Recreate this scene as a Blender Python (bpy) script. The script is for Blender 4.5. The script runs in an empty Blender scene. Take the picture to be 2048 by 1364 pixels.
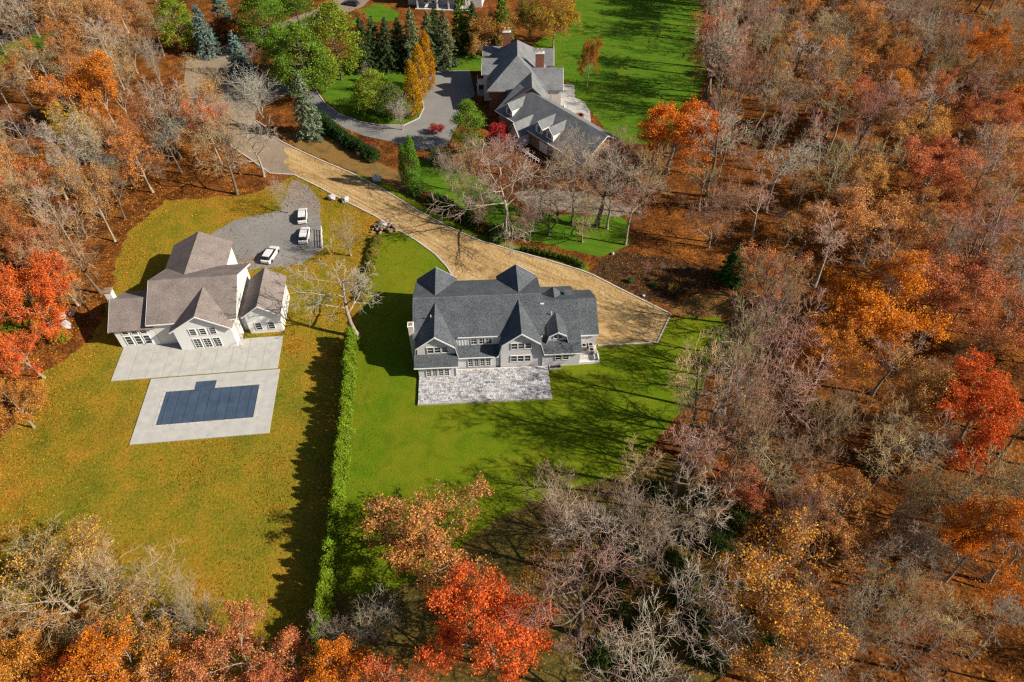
import bpy, math, random
import numpy as np
from mathutils import Vector

# ------------------------------------------------------------------ camera, sky, sun, exposure
SC = bpy.context.scene
C = SC.collection
R = math.radians
cam_data = bpy.data.cameras.new('camera')
cam_data.sensor_width = 36.0
cam_data.lens = 36.0 * 1366.0 / 2048.0
cam_data.clip_end = 2000
cam = bpy.data.objects.new('camera', cam_data)
C.objects.link(cam)
cam.location = (0, 0, 80)
cam.rotation_euler = (R(90 - 47), 0, 0)
SC.camera = cam

SUN_EL, SUN_AZ = 33.5, -14.0          # azimuth of the sun measured from +X towards +Y
world = bpy.data.worlds.new('World')
SC.world = world
world.use_nodes = True
wn = world.node_tree.nodes
sky = wn.new('ShaderNodeTexSky')
sky.sky_type = 'NISHITA'
sky.sun_disc = False
sky.sun_elevation = R(SUN_EL)
sky.sun_rotation = R(90 - SUN_AZ)
wn['Background'].inputs['Strength'].default_value = 0.05
world.node_tree.links.new(sky.outputs[0], wn['Background'].inputs['Color'])
sun_data = bpy.data.lights.new('sun', 'SUN')
sun_data.energy = 5.0
sun_data.angle = R(0.53)
sun_data.color = (1.0, 0.91, 0.77)
sun = bpy.data.objects.new('sun', sun_data)
C.objects.link(sun)
sdir = Vector((math.cos(R(SUN_EL)) * math.cos(R(SUN_AZ)), math.cos(R(SUN_EL)) * math.sin(R(SUN_AZ)), math.sin(R(SUN_EL))))
sun.rotation_euler = sdir.to_track_quat('Z', 'Y').to_euler()
sun.location = sdir * 300
SC.view_settings.view_transform = 'Standard'
SC.view_settings.look = 'None'
SC.view_settings.gamma = 1.0
SC.view_settings.exposure = 0.52
SC.cycles.max_bounces = 5
SC.cycles.diffuse_bounces = 1
SC.cycles.use_denoising = False
SC.cycles.pixel_filter_type = 'BLACKMAN_HARRIS'
SC.cycles.filter_width = 1.3
SC.cycles.transmission_bounces = 3
SC.cycles.transparent_max_bounces = 4

# ------------------------------------------------------------------ materials
def mat(name):
    m = bpy.data.materials.new(name)
    m.use_nodes = True
    nt = m.node_tree
    return m, nt, nt.nodes['Principled BSDF']

def noise(nt, scale, detail=4, rough=.6, dist=0, coord='Object', stretch=None):
    tc = nt.nodes.new('ShaderNodeTexCoord')
    n = nt.nodes.new('ShaderNodeTexNoise')
    n.inputs['Scale'].default_value = scale
    n.inputs['Detail'].default_value = detail
    n.inputs['Roughness'].default_value = rough
    n.inputs['Distortion'].default_value = dist
    src = tc.outputs[coord]
    if stretch:
        mp = nt.nodes.new('ShaderNodeMapping')
        mp.vector_type = 'TEXTURE'
        mp.inputs['Rotation'].default_value[2] = stretch[3]
        mp.inputs['Scale'].default_value = [1 / q for q in stretch[:3]]
        nt.links.new(src, mp.inputs[0]); src = mp.outputs[0]
    nt.links.new(src, n.inputs['Vector'])
    return n.outputs['Fac']

def ramp(nt, fac, stops):
    r = nt.nodes.new('ShaderNodeValToRGB')
    el = r.color_ramp.elements
    while len(el) < len(stops): el.new(.5)
    for e, (p, c) in zip(el, stops):
        e.position = p; e.color = (*c, 1)
    nt.links.new(fac, r.inputs[0])
    return r.outputs[0]

def mix(nt, a, b, fac, mode='MIX'):
    m = nt.nodes.new('ShaderNodeMix')
    m.data_type = 'RGBA'; m.blend_type = mode
    for s, v in ((0, fac), (6, a), (7, b)):
        if isinstance(v, (int, float)): m.inputs[s].default_value = v
        elif isinstance(v, tuple): m.inputs[s].default_value = (*v, 1)
        else: nt.links.new(v, m.inputs[s])
    return m.outputs[2]

def bump(nt, fac, b, strength=.4, dist=.1):
    n = nt.nodes.new('ShaderNodeBump')
    n.inputs['Strength'].default_value = strength
    n.inputs['Distance'].default_value = dist
    nt.links.new(fac, n.inputs['Height'])
    nt.links.new(n.outputs[0], b.inputs['Normal'])

def simple(name, col, rough=.7, var=.25, scale=3, metal=0, spec=.3):
    m, nt, b = mat(name)
    f = noise(nt, scale)
    lo = tuple(c * (1 - var) for c in col); hi = tuple(min(1, c * (1 + var)) for c in col)
    nt.links.new(ramp(nt, f, [(.3, lo), (.7, hi)]), b.inputs['Base Color'])
    b.inputs['Roughness'].default_value = rough
    b.inputs['Metallic'].default_value = metal
    b.inputs['Specular IOR Level'].default_value = spec
    return m

def ground_mat(name, layers, bstr=.6, bscale=4, bdist=.15):
    """layers: list of (noise scale, detail, distortion, stops) multiplied / mixed from coarse to fine"""
    m, nt, b = mat(name)
    out = None
    for k, (sc, de, di, stops, fac, mode, st) in enumerate(layers):
        c = ramp(nt, noise(nt, sc, de, .65, di, stretch=st), stops)
        out = c if out is None else mix(nt, out, c, fac, mode)
    nt.links.new(out, b.inputs['Base Color'])
    b.inputs['Roughness'].default_value = .95
    b.inputs['Specular IOR Level'].default_value = .02
    bump(nt, noise(nt, bscale, 6, .7), b, bstr, bdist)
    return m

G3 = lambda a, b, c: [(.32, a), (.5, b), (.68, c)]
BW = [(.36, (.45, .45, .45)), (.64, (1.3, 1.3, 1.3))]
M = {}
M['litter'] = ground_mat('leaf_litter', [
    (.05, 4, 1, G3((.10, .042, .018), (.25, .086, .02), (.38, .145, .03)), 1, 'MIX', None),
    (.35, 7, .8, G3((.022, .013, .009), (.19, .07, .019), (.50, .19, .04)), .62, 'MIX', None),  # near-black mottles put deep tree shade into the litter colour
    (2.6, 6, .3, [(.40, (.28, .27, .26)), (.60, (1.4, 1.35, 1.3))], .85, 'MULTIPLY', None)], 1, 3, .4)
M['lawn'] = ground_mat('lawn_grass', [
    (.035, 5, 1.2, G3((.075, .185, .006), (.135, .190, .008), (.20, .195, .012)), 1, 'MIX', None),
    (.3, 7, .8, G3((.055, .105, .005), (.14, .19, .008), (.23, .205, .016)), .45, 'MIX', None),
    (5, 5, 0, BW, .42, 'MULTIPLY', None)], .9, 6, .1)
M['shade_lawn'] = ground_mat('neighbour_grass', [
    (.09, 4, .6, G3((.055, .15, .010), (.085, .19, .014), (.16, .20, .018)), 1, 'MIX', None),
    (.45, 6, .3, G3((.03, .09, .006), (.085, .17, .012), (.17, .19, .016)), .5, 'MIX', (.5, 1.8, 1, -.2)),  # darker streaks along the shadow direction paint tree shade into the grass
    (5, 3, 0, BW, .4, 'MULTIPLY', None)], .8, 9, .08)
M['gold_lawn'] = ground_mat('leafy_gold_grass', [
    (.035, 5, 1.2, G3((.11, .16, .013), (.26, .21, .018), (.42, .20, .028)), 1, 'MIX', None),
    (.22, 7, .8, G3((.085, .125, .012), (.27, .20, .02), (.46, .21, .03)), .5, 'MIX', None),
    (2.6, 6, 0, [(.38, (.5, .5, .44)), (.62, (1.28, 1.26, 1.2))], .6, 'MULTIPLY', None)], .9, 4, .18)
M['dry'] = ground_mat('dry_grass', [
    (.3, 5, .5, G3((.13, .085, .03), (.24, .15, .05), (.30, .13, .04)), 1, 'MIX', None),
    (4, 3, 0, BW, .6, 'MULTIPLY', None)], .8, 5, .12)
M['under'] = ground_mat('olive_undergrowth', [
    (.15, 5, .8, G3((.07, .075, .018), (.15, .12, .03), (.25, .12, .03)), 1, 'MIX', None),
    (1.2, 6, .5, G3((.03, .03, .012), (.14, .11, .03), (.26, .13, .035)), .6, 'MIX', None),
    (5, 4, 0, BW, .7, 'MULTIPLY', None)], 1, 4, .2)
M['dirt'] = ground_mat('packed_dirt', [
    (.09, 5, 1.6, G3((.26, .15, .06), (.50, .33, .14), (.60, .45, .25)), 1, 'MIX', (.6, 2.2, 1, -.6)),
    (.45, 8, 1.4, G3((.16, .09, .037), (.50, .33, .14), (.64, .48, .28)), .5, 'MIX', (.35, 1.9, 1, -.6)),
    (5, 5, 0, BW, .28, 'MULTIPLY', None)], .9, 1.6, .3)
M['track'] = ground_mat('compacted_dirt', [
    (.6, 6, .8, G3((.24, .145, .062), (.38, .245, .105), (.48, .34, .175)), 1, 'MIX', None),
    (5, 5, 0, BW, .35, 'MULTIPLY', None)], .6, 3, .1)
M['asphalt'] = ground_mat('old_asphalt', [
    (.10, 5, .7, G3((.21, .165, .125), (.29, .23, .175), (.34, .265, .185)), 1, 'MIX', None),
    (1.0, 7, .7, G3((.14, .11, .085), (.29, .23, .17), (.36, .25, .15)), .4, 'MIX', None),
    (6, 4, 0, BW, .3, 'MULTIPLY', None)], .25, 8, .03)
M['drive'] = ground_mat('grey_driveway', [
    (.12, 5, .4, G3((.19, .185, .18), (.24, .232, .22), (.28, .268, .25)), 1, 'MIX', None),
    (1.4, 6, .3, G3((.17, .165, .16), (.23, .225, .215), (.28, .27, .255)), .3, 'MIX', None)], .2, 8, .02)
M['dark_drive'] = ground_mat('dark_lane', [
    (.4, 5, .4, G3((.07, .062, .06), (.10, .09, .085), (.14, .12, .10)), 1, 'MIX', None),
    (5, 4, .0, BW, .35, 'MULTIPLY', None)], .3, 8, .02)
M['mulch'] = ground_mat('dark_mulch', [
    (1.2, 6, .6, G3((.022, .015, .010), (.06, .036, .020), (.17, .075, .026)), 1, 'MIX', None),
    (5, 4, 0, BW, .8, 'MULTIPLY', None)], 1, 6, .15)
M['terrace'] = simple('pale_stone', (.42, .41, .39), .85, .15, 1.2)
M['kerb'] = simple('kerb_stone', (.50, .47, .43), .85, .25, 3)
M['bark'] = simple('pale_bark', (.33, .27, .20), .95, .45, 2.5)
M['dark_bark'] = simple('brown_bark', (.15, .115, .085), .95, .4, 2.5)
M['twig_plain'] = simple('oak_twig', (.25, .18, .13), .95, .3, 2)
M['rock'] = simple('field_stone', (.27, .20, .14), .9, .45, 2)
M['white_rock'] = simple('pale_boulder', (.42, .42, .43), .9, .2, 3)
M['log'] = simple('cut_log', (.34, .20, .10), .9, .4, 5)
M['siding'] = simple('pale_grey_siding', (.62, .61, .635), .7, .06, 2)
M['white'] = simple('white_trim', (.80, .80, .79), .6, .03, 2)
M['stucco'] = simple('cream_wall', (.70, .67, .62), .8, .08, 2)
M['brick'] = simple('red_brick', (.27, .105, .065), .9, .35, 6)
M['brown_wall'] = simple('tan_clapboard', (.34, .21, .13), .85, .2, 4)
M['metal'] = simple('dark_metal', (.05, .05, .055), .5, .3, 5)
M['grille'] = simple('fan_grille', (.012, .012, .014), .6, .3, 5)
M['conc'] = simple('white_concrete', (.66, .62, .56), .85, .15, 2)
M['clay'] = simple('clay_pot', (.55, .42, .32), .8, .2, 5)
M['cover'] = simple('pool_cover', (.055, .085, .135), .6, .2, .6)
M['deck'] = simple('pool_deck_stone', (.46, .45, .42), .85, .12, .8)
M['tyre'] = simple('tyre_rubber', (.02, .02, .02), .8, .2, 8)
M['sand'] = simple('pale_sand', (.52, .38, .18), .95, .2, 1)

def glass_mat():
    m, nt, b = mat('window_glass')
    nt.links.new(ramp(nt, noise(nt, .6), [(.4, (.012, .014, .016)), (.62, (.06, .062, .06))]), b.inputs['Base Color'])
    b.inputs['Roughness'].default_value = .12
    return m
M['glass'] = glass_mat()

def shingles(name, col, var=.3):
    m, nt, b = mat(name)
    tc = nt.nodes.new('ShaderNodeTexCoord')
    n1 = ramp(nt, noise(nt, .5, 5), [(.3, tuple(c * .8 for c in col)), (.7, tuple(c * 1.2 for c in col))])
    n2 = ramp(nt, noise(nt, 5, 4, .85), [(.38, (1 - var, 1 - var, 1 - var)), (.62, (1 + var * 1.6,) * 3)])
    n3 = ramp(nt, noise(nt, 3.2, 2, .8, 0, 'Object', (1, 6, 1, 0)), [(.35, (.86,) * 3), (.65, (1.14,) * 3)])
    nt.links.new(mix(nt, mix(nt, n1, n2, 1, 'MULTIPLY'), n3, 1, 'MULTIPLY'), b.inputs['Base Color'])
    b.inputs['Roughness'].default_value = .85
    b.inputs['Specular IOR Level'].default_value = .25
    bump(nt, noise(nt, 9, 3, .8), b, .35, .04)
    return m
M['roof'] = shingles('slate_grey_shingle', (.076, .086, .097), .5)
M['roof2'] = shingles('weathered_grey_shingle', (.165, .170, .178), .28)
M['roof3'] = shingles('taupe_shingle', (.20, .165, .15), .25)

def paver_mat():
    m, nt, b = mat('tumbled_paver')
    g = nt.nodes.new('ShaderNodeNewGeometry')
    c = ramp(nt, g.outputs['Random Per Island'], [(0, (.26, .255, .265)), (.35, (.44, .435, .455)), (.7, (.54, .535, .555)), (1, (.64, .63, .64))])
    blot = ramp(nt, noise(nt, .7, 7, .8, .8), [(.36, (.22, .21, .22)), (.46, (1, 1, 1)), (1, (1.05, 1.05, 1.06))])
    nt.links.new(mix(nt, c, blot, 1, 'MULTIPLY'), b.inputs['Base Color'])
    b.inputs['Roughness'].default_value = .9
    return m
M['paver'] = paver_mat()

def leaf_mat(name, spread=.66, trans=.35):
    """leaf colour comes from the object's own colour, varied leaf by leaf"""
    m = bpy.data.materials.new(name); m.use_nodes = True
    nt = m.node_tree; nt.nodes.clear()
    out = nt.nodes.new('ShaderNodeOutputMaterial')
    oi = nt.nodes.new('ShaderNodeObjectInfo')
    g = nt.nodes.new('ShaderNodeNewGeometry')
    v = ramp(nt, g.outputs['Random Per Island'], [(0, (1 - spread * .8, 1 - spread * 1.2, 1 - spread)), (.5, (1, 1, 1)), (1, (1 + spread * .5, 1 + spread * 1.2, 1 + spread * .9))])
    cl = ramp(nt, noise(nt, .55, 3, .6), [(.3, (.72, .66, .6)), (.7, (1.22, 1.28, 1.2))])
    col = mix(nt, mix(nt, oi.outputs['Color'], v, 1, 'MULTIPLY'), cl, 1, 'MULTIPLY')
    d = nt.nodes.new('ShaderNodeBsdfDiffuse'); t = nt.nodes.new('ShaderNodeBsdfTranslucent')
    ms = nt.nodes.new('ShaderNodeMixShader'); ms.inputs[0].default_value = trans
    nt.links.new(col, d.inputs[0]); nt.links.new(col, t.inputs[0])
    nt.links.new(d.outputs[0], ms.inputs[1]); nt.links.new(t.outputs[0], ms.inputs[2])
    nt.links.new(ms.outputs[0], out.inputs[0])
    return m
M['leaf'] = leaf_mat('autumn_leaf')
M['needle'] = leaf_mat('needle', .5, .2)

def twig_mat():
    m, nt, b = mat('bare_twig')
    oi = nt.nodes.new('ShaderNodeObjectInfo')
    cl = ramp(nt, noise(nt, .8, 3), [(.3, (.75,) * 3), (.7, (1.25,) * 3)])
    nt.links.new(mix(nt, oi.outputs['Color'], cl, 1, 'MULTIPLY'), b.inputs['Base Color'])
    b.inputs['Roughness'].default_value = .9
    b.inputs['Specular IOR Level'].default_value = .15
    return m
M['twig'] = twig_mat()

def paint(name, col, rough=.25):
    m, nt, b = mat(name)
    nt.links.new(ramp(nt, noise(nt, 2), [(.3, tuple(c * .92 for c in col)), (.7, col)]), b.inputs['Base Color'])
    b.inputs['Roughness'].default_value = rough
    b.inputs['Coat Weight'].default_value = .6
    return m
M['car_dark'] = paint('dark_car_paint', (.035, .04, .045))
M['car_white'] = paint('white_car_paint', (.75, .75, .75))
M['lamp'] = paint('lamp_lens', (.6, .6, .55), .1)

# ------------------------------------------------------------------ object helpers
def obj(name, me, parent=None, loc=(0, 0, 0)):
    o = bpy.data.objects.new(name, me)
    C.objects.link(o)
    o.location = loc
    if parent: o.parent = parent
    return o

def tag(o, label=None, cat=None, group=None, kind=None):
    if label: o['label'] = label
    if cat: o['category'] = cat
    if group: o['group'] = group
    if kind: o['kind'] = kind
    return o

def empty(name, loc, label, cat, group=None, rz=0):
    o = bpy.data.objects.new(name, None)
    C.objects.link(o)
    o.location = loc; o.rotation_euler = (0, 0, rz); o.empty_display_size = .5
    return tag(o, label, cat, group)

def pymesh(name, V, F, mats):
    me = bpy.data.meshes.new(name)
    me.from_pydata([tuple(map(float, v)) for v in V], [], F)
    for m in (mats if isinstance(mats, list) else [mats]): me.materials.append(m)
    me.update()
    return me

def quadmesh(name, V, F, mats, mi=None, smooth=None):
    V = np.ascontiguousarray(V, np.float32); F = np.ascontiguousarray(F, np.int32)
    me = bpy.data.meshes.new(name)
    me.vertices.add(len(V)); me.vertices.foreach_set('co', V.ravel())
    me.loops.add(F.size); me.loops.foreach_set('vertex_index', F.ravel())
    me.polygons.add(len(F)); me.polygons.foreach_set('loop_start', np.arange(0, F.size, 4, dtype=np.int32))
    for m in mats: me.materials.append(m)
    if mi is not None: me.polygons.foreach_set('material_index', np.ascontiguousarray(mi, np.int32))
    if smooth is not None: me.polygons.foreach_set('use_smooth', np.ascontiguousarray(smooth, bool))
    me.update(calc_edges=True)
    return me

rnd = random.Random(11)
def rough_poly(pts, step=1.5, amp=.4):
    out = []
    n = len(pts)
    for i in range(n):
        a = Vector(pts[i]); b = Vector(pts[(i + 1) % n])
        k = max(1, int((b - a).length / step))
        for j in range(k):
            p = a.lerp(b, j / k)
            out.append((p.x + rnd.uniform(-amp, amp), p.y + rnd.uniform(-amp, amp)))
    return out

def sheet(name, pts, z, m, label, amp=.0, cat='ground'):
    p = rough_poly(pts, 1.2, amp) if amp else pts
    me = pymesh(name, [(x, y, z) for x, y in p], [list(range(len(p)))], m)
    return tag(obj(name, me), label, cat, None, 'structure')

def inside(p, poly):
    x, y = p; c = False; j = len(poly) - 1
    for i in range(len(poly)):
        xi, yi = poly[i]; xj, yj = poly[j]
        if (yi > y) != (yj > y) and x < (xj - xi) * (y - yi) / (yj - yi) + xi: c = not c
        j = i
    return c

def walk(pts, step):
    """evenly spaced points along a polyline"""
    out = []; carry = 0
    for a, b in zip(pts, pts[1:]):
        a = Vector(a); b = Vector(b); L = (b - a).length; s = carry
        while s < L:
            out.append(tuple(a.lerp(b, s / L))); s += step
        carry = s - L
    return out

# ------------------------------------------------------------------ plan of the site (metres)
ZONES = {
    'main_lawn': [(-25.5, 102.0), (-22.1, 103.7), (-18.0, 100.3), (-14.0, 96.2), (-11.5, 92.5), (-10.5, 90.2), (-9.8, 87.2), (4.8, 86.0), (14.1, 84.1), (13.4, 73.5), (23.1, 74.1), (26.2, 80.0), (34.4, 79.8), (35.7, 77.6), (31.3, 70.5), (28.0, 63.6), (23.2, 59.0), (19.2, 53.8), (15.6, 49.4), (11.1, 48.6), (5.7, 47.1), (-0.9, 43.8), (-6.5, 39.7), (-10.6, 35.8), (-15.1, 33.6), (-19.9, 33.3), (-22.1, 33.3), (-22.4, 39.0), (-23.3, 53.8), (-24.9, 70.5), (-25.2, 89.2)],
    'dirt_driveway': [(-46.1, 131.0), (-40.8, 127.2), (-33.7, 122.5), (-26.7, 117.1), (-19.0, 109.9), (-11.8, 104.0), (-5.9, 100.0), (1.5, 96.6), (6.8, 94.3), (12.1, 91.8), (14.2, 90.5), (20.2, 85.6), (26.4, 80.7), (23.3, 74.3), (13.4, 73.6), (13.7, 84.1), (5.2, 85.6), (-9.7, 87.9), (-10.5, 90.2), (-11.5, 92.5), (-14.0, 96.2), (-18.0, 100.3), (-22.1, 103.7), (-26.5, 107.6), (-33.1, 112.5), (-38.9, 117.1), (-45.1, 121.6)],
    'road': [(-45.1, 121.6), (-51.4, 122.5), (-55.8, 127.6), (-61.7, 133.2), (-66.5, 138.4), (-71.7, 144.4), (-76.5, 152.0), (-81.2, 162.1), (-84.2, 173.0), (-82.1, 179.7), (-78.0, 181.9), (-73.7, 188.1), (-70.3, 193.6), (-66.3, 197.3), (-61.2, 203.3), (-54.0, 211.3), (-51.4, 222.2), (-40.6, 222.2), (-44.0, 209.1), (-53.2, 199.0), (-61.0, 192.3), (-67.2, 186.5), (-69.9, 181.2), (-71.1, 175.0), (-68.7, 169.4), (-61.6, 163.9), (-57.9, 161.8), (-54.0, 156.2), (-56.9, 152.0), (-60.0, 148.0), (-58.4, 142.8), (-55.1, 138.6), (-50.5, 134.4), (-46.1, 131.0)],
    'neighbour_driveway': [(-57.9, 161.8), (-52.3, 161.0), (-47.8, 158.2), (-44.4, 151.8), (-39.9, 146.4), (-34.8, 143.2), (-30.0, 141.5), (-24.5, 141.5), (-21.4, 144.6), (-20.7, 149.4), (-21.8, 155.7), (-23.0, 162.1), (-22.1, 168.5), (-10.7, 168.5), (-8.9, 155.7), (-11.7, 150.9), (-11.9, 143.9), (-14.1, 132.8), (-19.9, 131.2), (-25.7, 134.2), (-32.7, 136.9), (-37.7, 140.2), (-41.8, 144.4), (-45.6, 149.0), (-49.9, 152.8), (-54.0, 156.2)],
    'neighbour_lawn': [(4.8, 181.9), (9.8, 189.7), (16.1, 193.0), (18.8, 212.4), (21.2, 226.3), (58.6, 226.3), (54.3, 199.7), (48.8, 166.1), (44.5, 153.3), (40.5, 139.1), (32.4, 133.2), (24.3, 134.2), (21.4, 139.1), (18.7, 147.3), (15.1, 154.5), (12.1, 166.1)],
    'front_lawn': [(-51.2, 162.1), (-49.3, 171.6), (-43.8, 176.8), (-30.8, 177.9), (-8.5, 180.9), (-6.4, 174.4), (-7.5, 168.2), (-22.1, 169.1), (-23.3, 162.1), (-22.1, 155.7), (-21.0, 149.7), (-21.7, 145.0), (-24.8, 142.1), (-30.0, 142.1), (-34.9, 143.9), (-39.8, 147.1), (-44.1, 152.3), (-47.4, 158.7)],
    'verge_lawn': [(-18.2, 112.8), (-6.1, 104.0), (3.3, 100.3), (15.9, 95.2), (21.7, 98.8), (22.2, 106.3), (19.9, 107.9), (10.3, 107.9), (1.6, 109.5), (-6.6, 119.8), (-13.1, 125.3), (-18.5, 127.2), (-21.7, 122.5)],
    'kerb_grass': [(-33.5, 122.7), (-26.6, 117.5), (-18.8, 110.2), (-11.6, 104.5), (-5.8, 100.4), (1.6, 97.1), (7.0, 94.7), (12.3, 92.2), (13.4, 91.3), (13.9, 92.6), (7.8, 96.2), (1.5, 98.5), (-6.0, 102.0), (-11.9, 106.3), (-19.2, 112.5), (-26.5, 119.4)],
    'far_lawn': [(-72.3, 226.3), (-61.9, 206.9), (-66.5, 201.5), (-72.7, 203.3), (-84.8, 226.3)],
    'corner_lawn': [(-44.2, 207.6), (-39.3, 212.0), (-32.5, 205.0), (-33.3, 199.0), (-40.2, 198.0), (-45.6, 196.3)],
    'spill': [(-50.0, 132.8), (-45.7, 130.2), (-42.5, 127.6), (-41.8, 121.6), (-44.9, 122.2), (-47.3, 123.8), (-47.8, 127.6)],
    'mulch_bed': [(14.3, 91.0), (15.4, 94.5), (20.6, 96.6), (27.7, 95.2), (35.2, 92.5), (40.7, 89.2), (39.0, 85.3), (32.4, 86.6), (29.0, 84.7), (26.8, 81.5), (20.4, 86.0)],
    'dry_grass': [(26.9, 81.2), (29.2, 84.5), (32.3, 86.2), (38.9, 85.1), (37.6, 81.1), (34.4, 79.8), (26.6, 80.3)],
    'tan_verge': [(-51.7, 137.4), (-47.6, 139.1), (-40.4, 136.3), (-32.7, 129.6), (-24.4, 123.5), (-19.7, 117.7), (-19.0, 112.0), (-26.4, 118.7), (-33.6, 123.5), (-41.0, 128.0), (-46.1, 131.8)],
    'foot': [(-22.9, 33.9), (-15.8, 33.9), (-10.1, 37.0), (-1.6, 44.5), (11.9, 49.8), (21.3, 53.8), (25.3, 49.0), (26.2, 40.3), (23.4, 32.7), (22.2, 20.9), (-21.0, 20.9)],
    'back_drive': [(0.6, 115.4), (5.7, 116.6), (12.7, 115.6), (20.4, 112.8), (25.0, 109.9), (20.9, 107.6), (12.2, 108.6), (5.5, 110.2), (1.6, 112.5)],
    'side_yard': [(-67.5, 79.3), (-72.5, 101.7), (-68.8, 112.8), (-52.4, 114.5), (-44.9, 121.2), (-38.8, 116.8), (-33.0, 112.2), (-26.4, 107.3), (-24.4, 105.1), (-25.7, 101.7), (-25.4, 89.2), (-25.1, 70.5), (-23.4, 53.8), (-22.5, 39.0), (-21.9, 27.0), (-20.4, 20.9), (-58.8, 20.9), (-65.8, 35.8), (-72.2, 55.5), (-71.9, 68.5), (-68.3, 72.7)],
    'paved_court': [(-56.6, 101.7), (-53.1, 106.3), (-45.2, 109.5), (-45.1, 119.8), (-41.5, 117.7), (-38.1, 112.8), (-34.7, 97.4), (-37.9, 93.2), (-46.5, 91.8), (-53.1, 93.2)],
    'left_drive': [(-126.5, 148.0), (-117.9, 144.8), (-109.5, 141.7), (-101.8, 139.1), (-93.9, 132.0), (-86.7, 128.8), (-81.6, 128.8), (-79.2, 133.2), (-78.1, 142.8), (-76.3, 149.7), (-73.3, 146.6), (-75.1, 139.1), (-76.9, 130.0), (-79.9, 125.0), (-86.3, 125.3), (-93.1, 127.6), (-101.0, 134.4), (-108.7, 137.8), (-115.6, 140.4), (-123.8, 143.0)],
    'far_road': [(-145.7, 183.4), (-140.8, 189.7), (-135.8, 196.3), (-131.1, 201.5), (-128.7, 196.3), (-132.9, 190.3), (-137.3, 182.8), (-142.1, 176.8)],
    'far_grass': [(-139.3, 171.6), (-136.8, 181.9), (-132.3, 189.1), (-128.0, 194.6), (-124.2, 184.9), (-126.6, 177.4), (-131.6, 171.6), (-134.9, 163.4)],
    'stone_terrace': [(11.8, 161.3), (15.3, 160.8), (15.1, 154.5), (17.1, 152.5), (18.2, 148.0), (18.0, 142.8), (16.4, 139.1), (12.0, 141.7), (10.2, 150.9)],
}
KERBS = {
    'a': [(-46.1, 131.0), (-40.8, 127.2), (-33.7, 122.5), (-26.7, 117.1), (-19.0, 109.9), (-11.8, 104.0), (-5.9, 100.0), (1.5, 96.6), (6.8, 94.3), (12.1, 91.8), (14.2, 90.5), (20.2, 85.6), (26.4, 80.7), (23.2, 74.2), (13.7, 73.6)],
    'b': [(-45.1, 121.6), (-38.9, 117.1), (-33.1, 112.5), (-26.5, 107.6), (-22.1, 103.7), (-18.0, 100.3), (-14.0, 96.2), (-11.5, 92.5), (-10.5, 90.2), (-9.9, 88.1)],
    'c': [(-47.8, 158.2), (-44.4, 151.8), (-39.9, 146.4), (-34.8, 143.2), (-30.0, 141.5), (-24.5, 141.5), (-21.4, 144.6), (-20.7, 149.4), (-21.8, 155.7), (-23.0, 162.1)],
    'd': [(-58.7, 142.8), (-55.1, 138.6), (-50.5, 134.4), (-46.1, 131.0)],
    'e': [(-45.1, 121.6), (-50.2, 122.2), (-55.8, 127.6), (-61.7, 133.2), (-66.5, 138.4), (-71.7, 144.4)],
}
FILL = {
    'wood': [(65.7, 230.5), (55.8, 193.0), (51.3, 166.1), (45.0, 141.7), (32.5, 127.2), (25.5, 121.6), (24.3, 107.9), (24.7, 100.3), (34.0, 95.2), (42.0, 91.1), (40.4, 84.1), (36.7, 77.0), (32.3, 69.5), (29.3, 62.6), (24.9, 58.1), (21.2, 53.0), (17.9, 48.6), (12.2, 46.0), (6.2, 43.1), (2.2, 39.0), (0.4, 33.9), (2.0, 27.6), (3.0, 20.9), (62.6, 20.9), (86.7, 72.7), (115.5, 131.2), (166.8, 230.5)],
    'lane': [(-125.8, 153.3), (-152.5, 206.9), (-141.2, 230.5), (-109.6, 230.5), (-89.2, 183.4), (-82.1, 158.2), (-80.4, 146.2), (-81.3, 133.2), (-95.6, 133.2), (-110.6, 143.9)],
    'grove': [(-116.4, 125.3), (-100.1, 131.2), (-86.1, 123.5), (-74.4, 135.3), (-67.9, 139.5), (-52.4, 122.5), (-52.6, 115.4), (-69.1, 113.7), (-73.2, 102.5), (-68.8, 79.3), (-72.2, 69.0), (-73.1, 57.2), (-75.6, 53.8)],
    'edge_low': [(20.6, 49.0), (27.6, 53.8), (33.6, 49.8), (29.3, 43.1), (22.8, 42.4)],
    'near_wood': [(29.0, 53.8), (47.7, 55.5), (76.4, 53.8), (62.6, 20.9), (22.7, 20.9), (23.4, 39.0)],
    'edge_far': [(58.3, 226.3), (53.4, 193.0), (49.2, 166.1), (44.4, 150.9), (41.1, 139.1), (45.2, 137.4), (53.6, 166.1), (65.6, 226.3)],
    'edge_near': [(39.8, 81.7), (38.4, 75.9), (34.6, 69.5), (31.6, 62.6), (26.8, 57.2), (22.4, 51.8), (20.3, 47.1), (23.6, 46.7), (28.0, 52.2), (33.7, 59.0), (40.0, 72.7), (42.3, 81.7)],
    'far': [(19.8, 228.4), (17.2, 210.5), (58.6, 226.3), (65.9, 239.2), (12.3, 239.2)],
}
HEDGE = [(-25.3, 73.5), (-23.9, 60.8), (-22.4, 44.7), (-22.0, 37.2), (-21.7, 30.0), (-21.2, 24.7)]
YEW = [(-44.6, 143.5), (-39.9, 137.8), (-35.2, 132.8), (-29.1, 126.9)]
STRIP = [(-19.6, 115.3), (-14.1, 111.2), (-9.0, 106.4), (-3.6, 101.8), (-1.3, 99.4)]
LOWHEDGE = [(-25.1, 99.8), (-25.2, 93.8), (-25.2, 88.5), (-25.4, 83.5)]
YOUNG = [(2.0, 97.1), (5.5, 95.9), (8.6, 94.8), (11.2, 93.6), (13.1, 91.8)]
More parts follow.
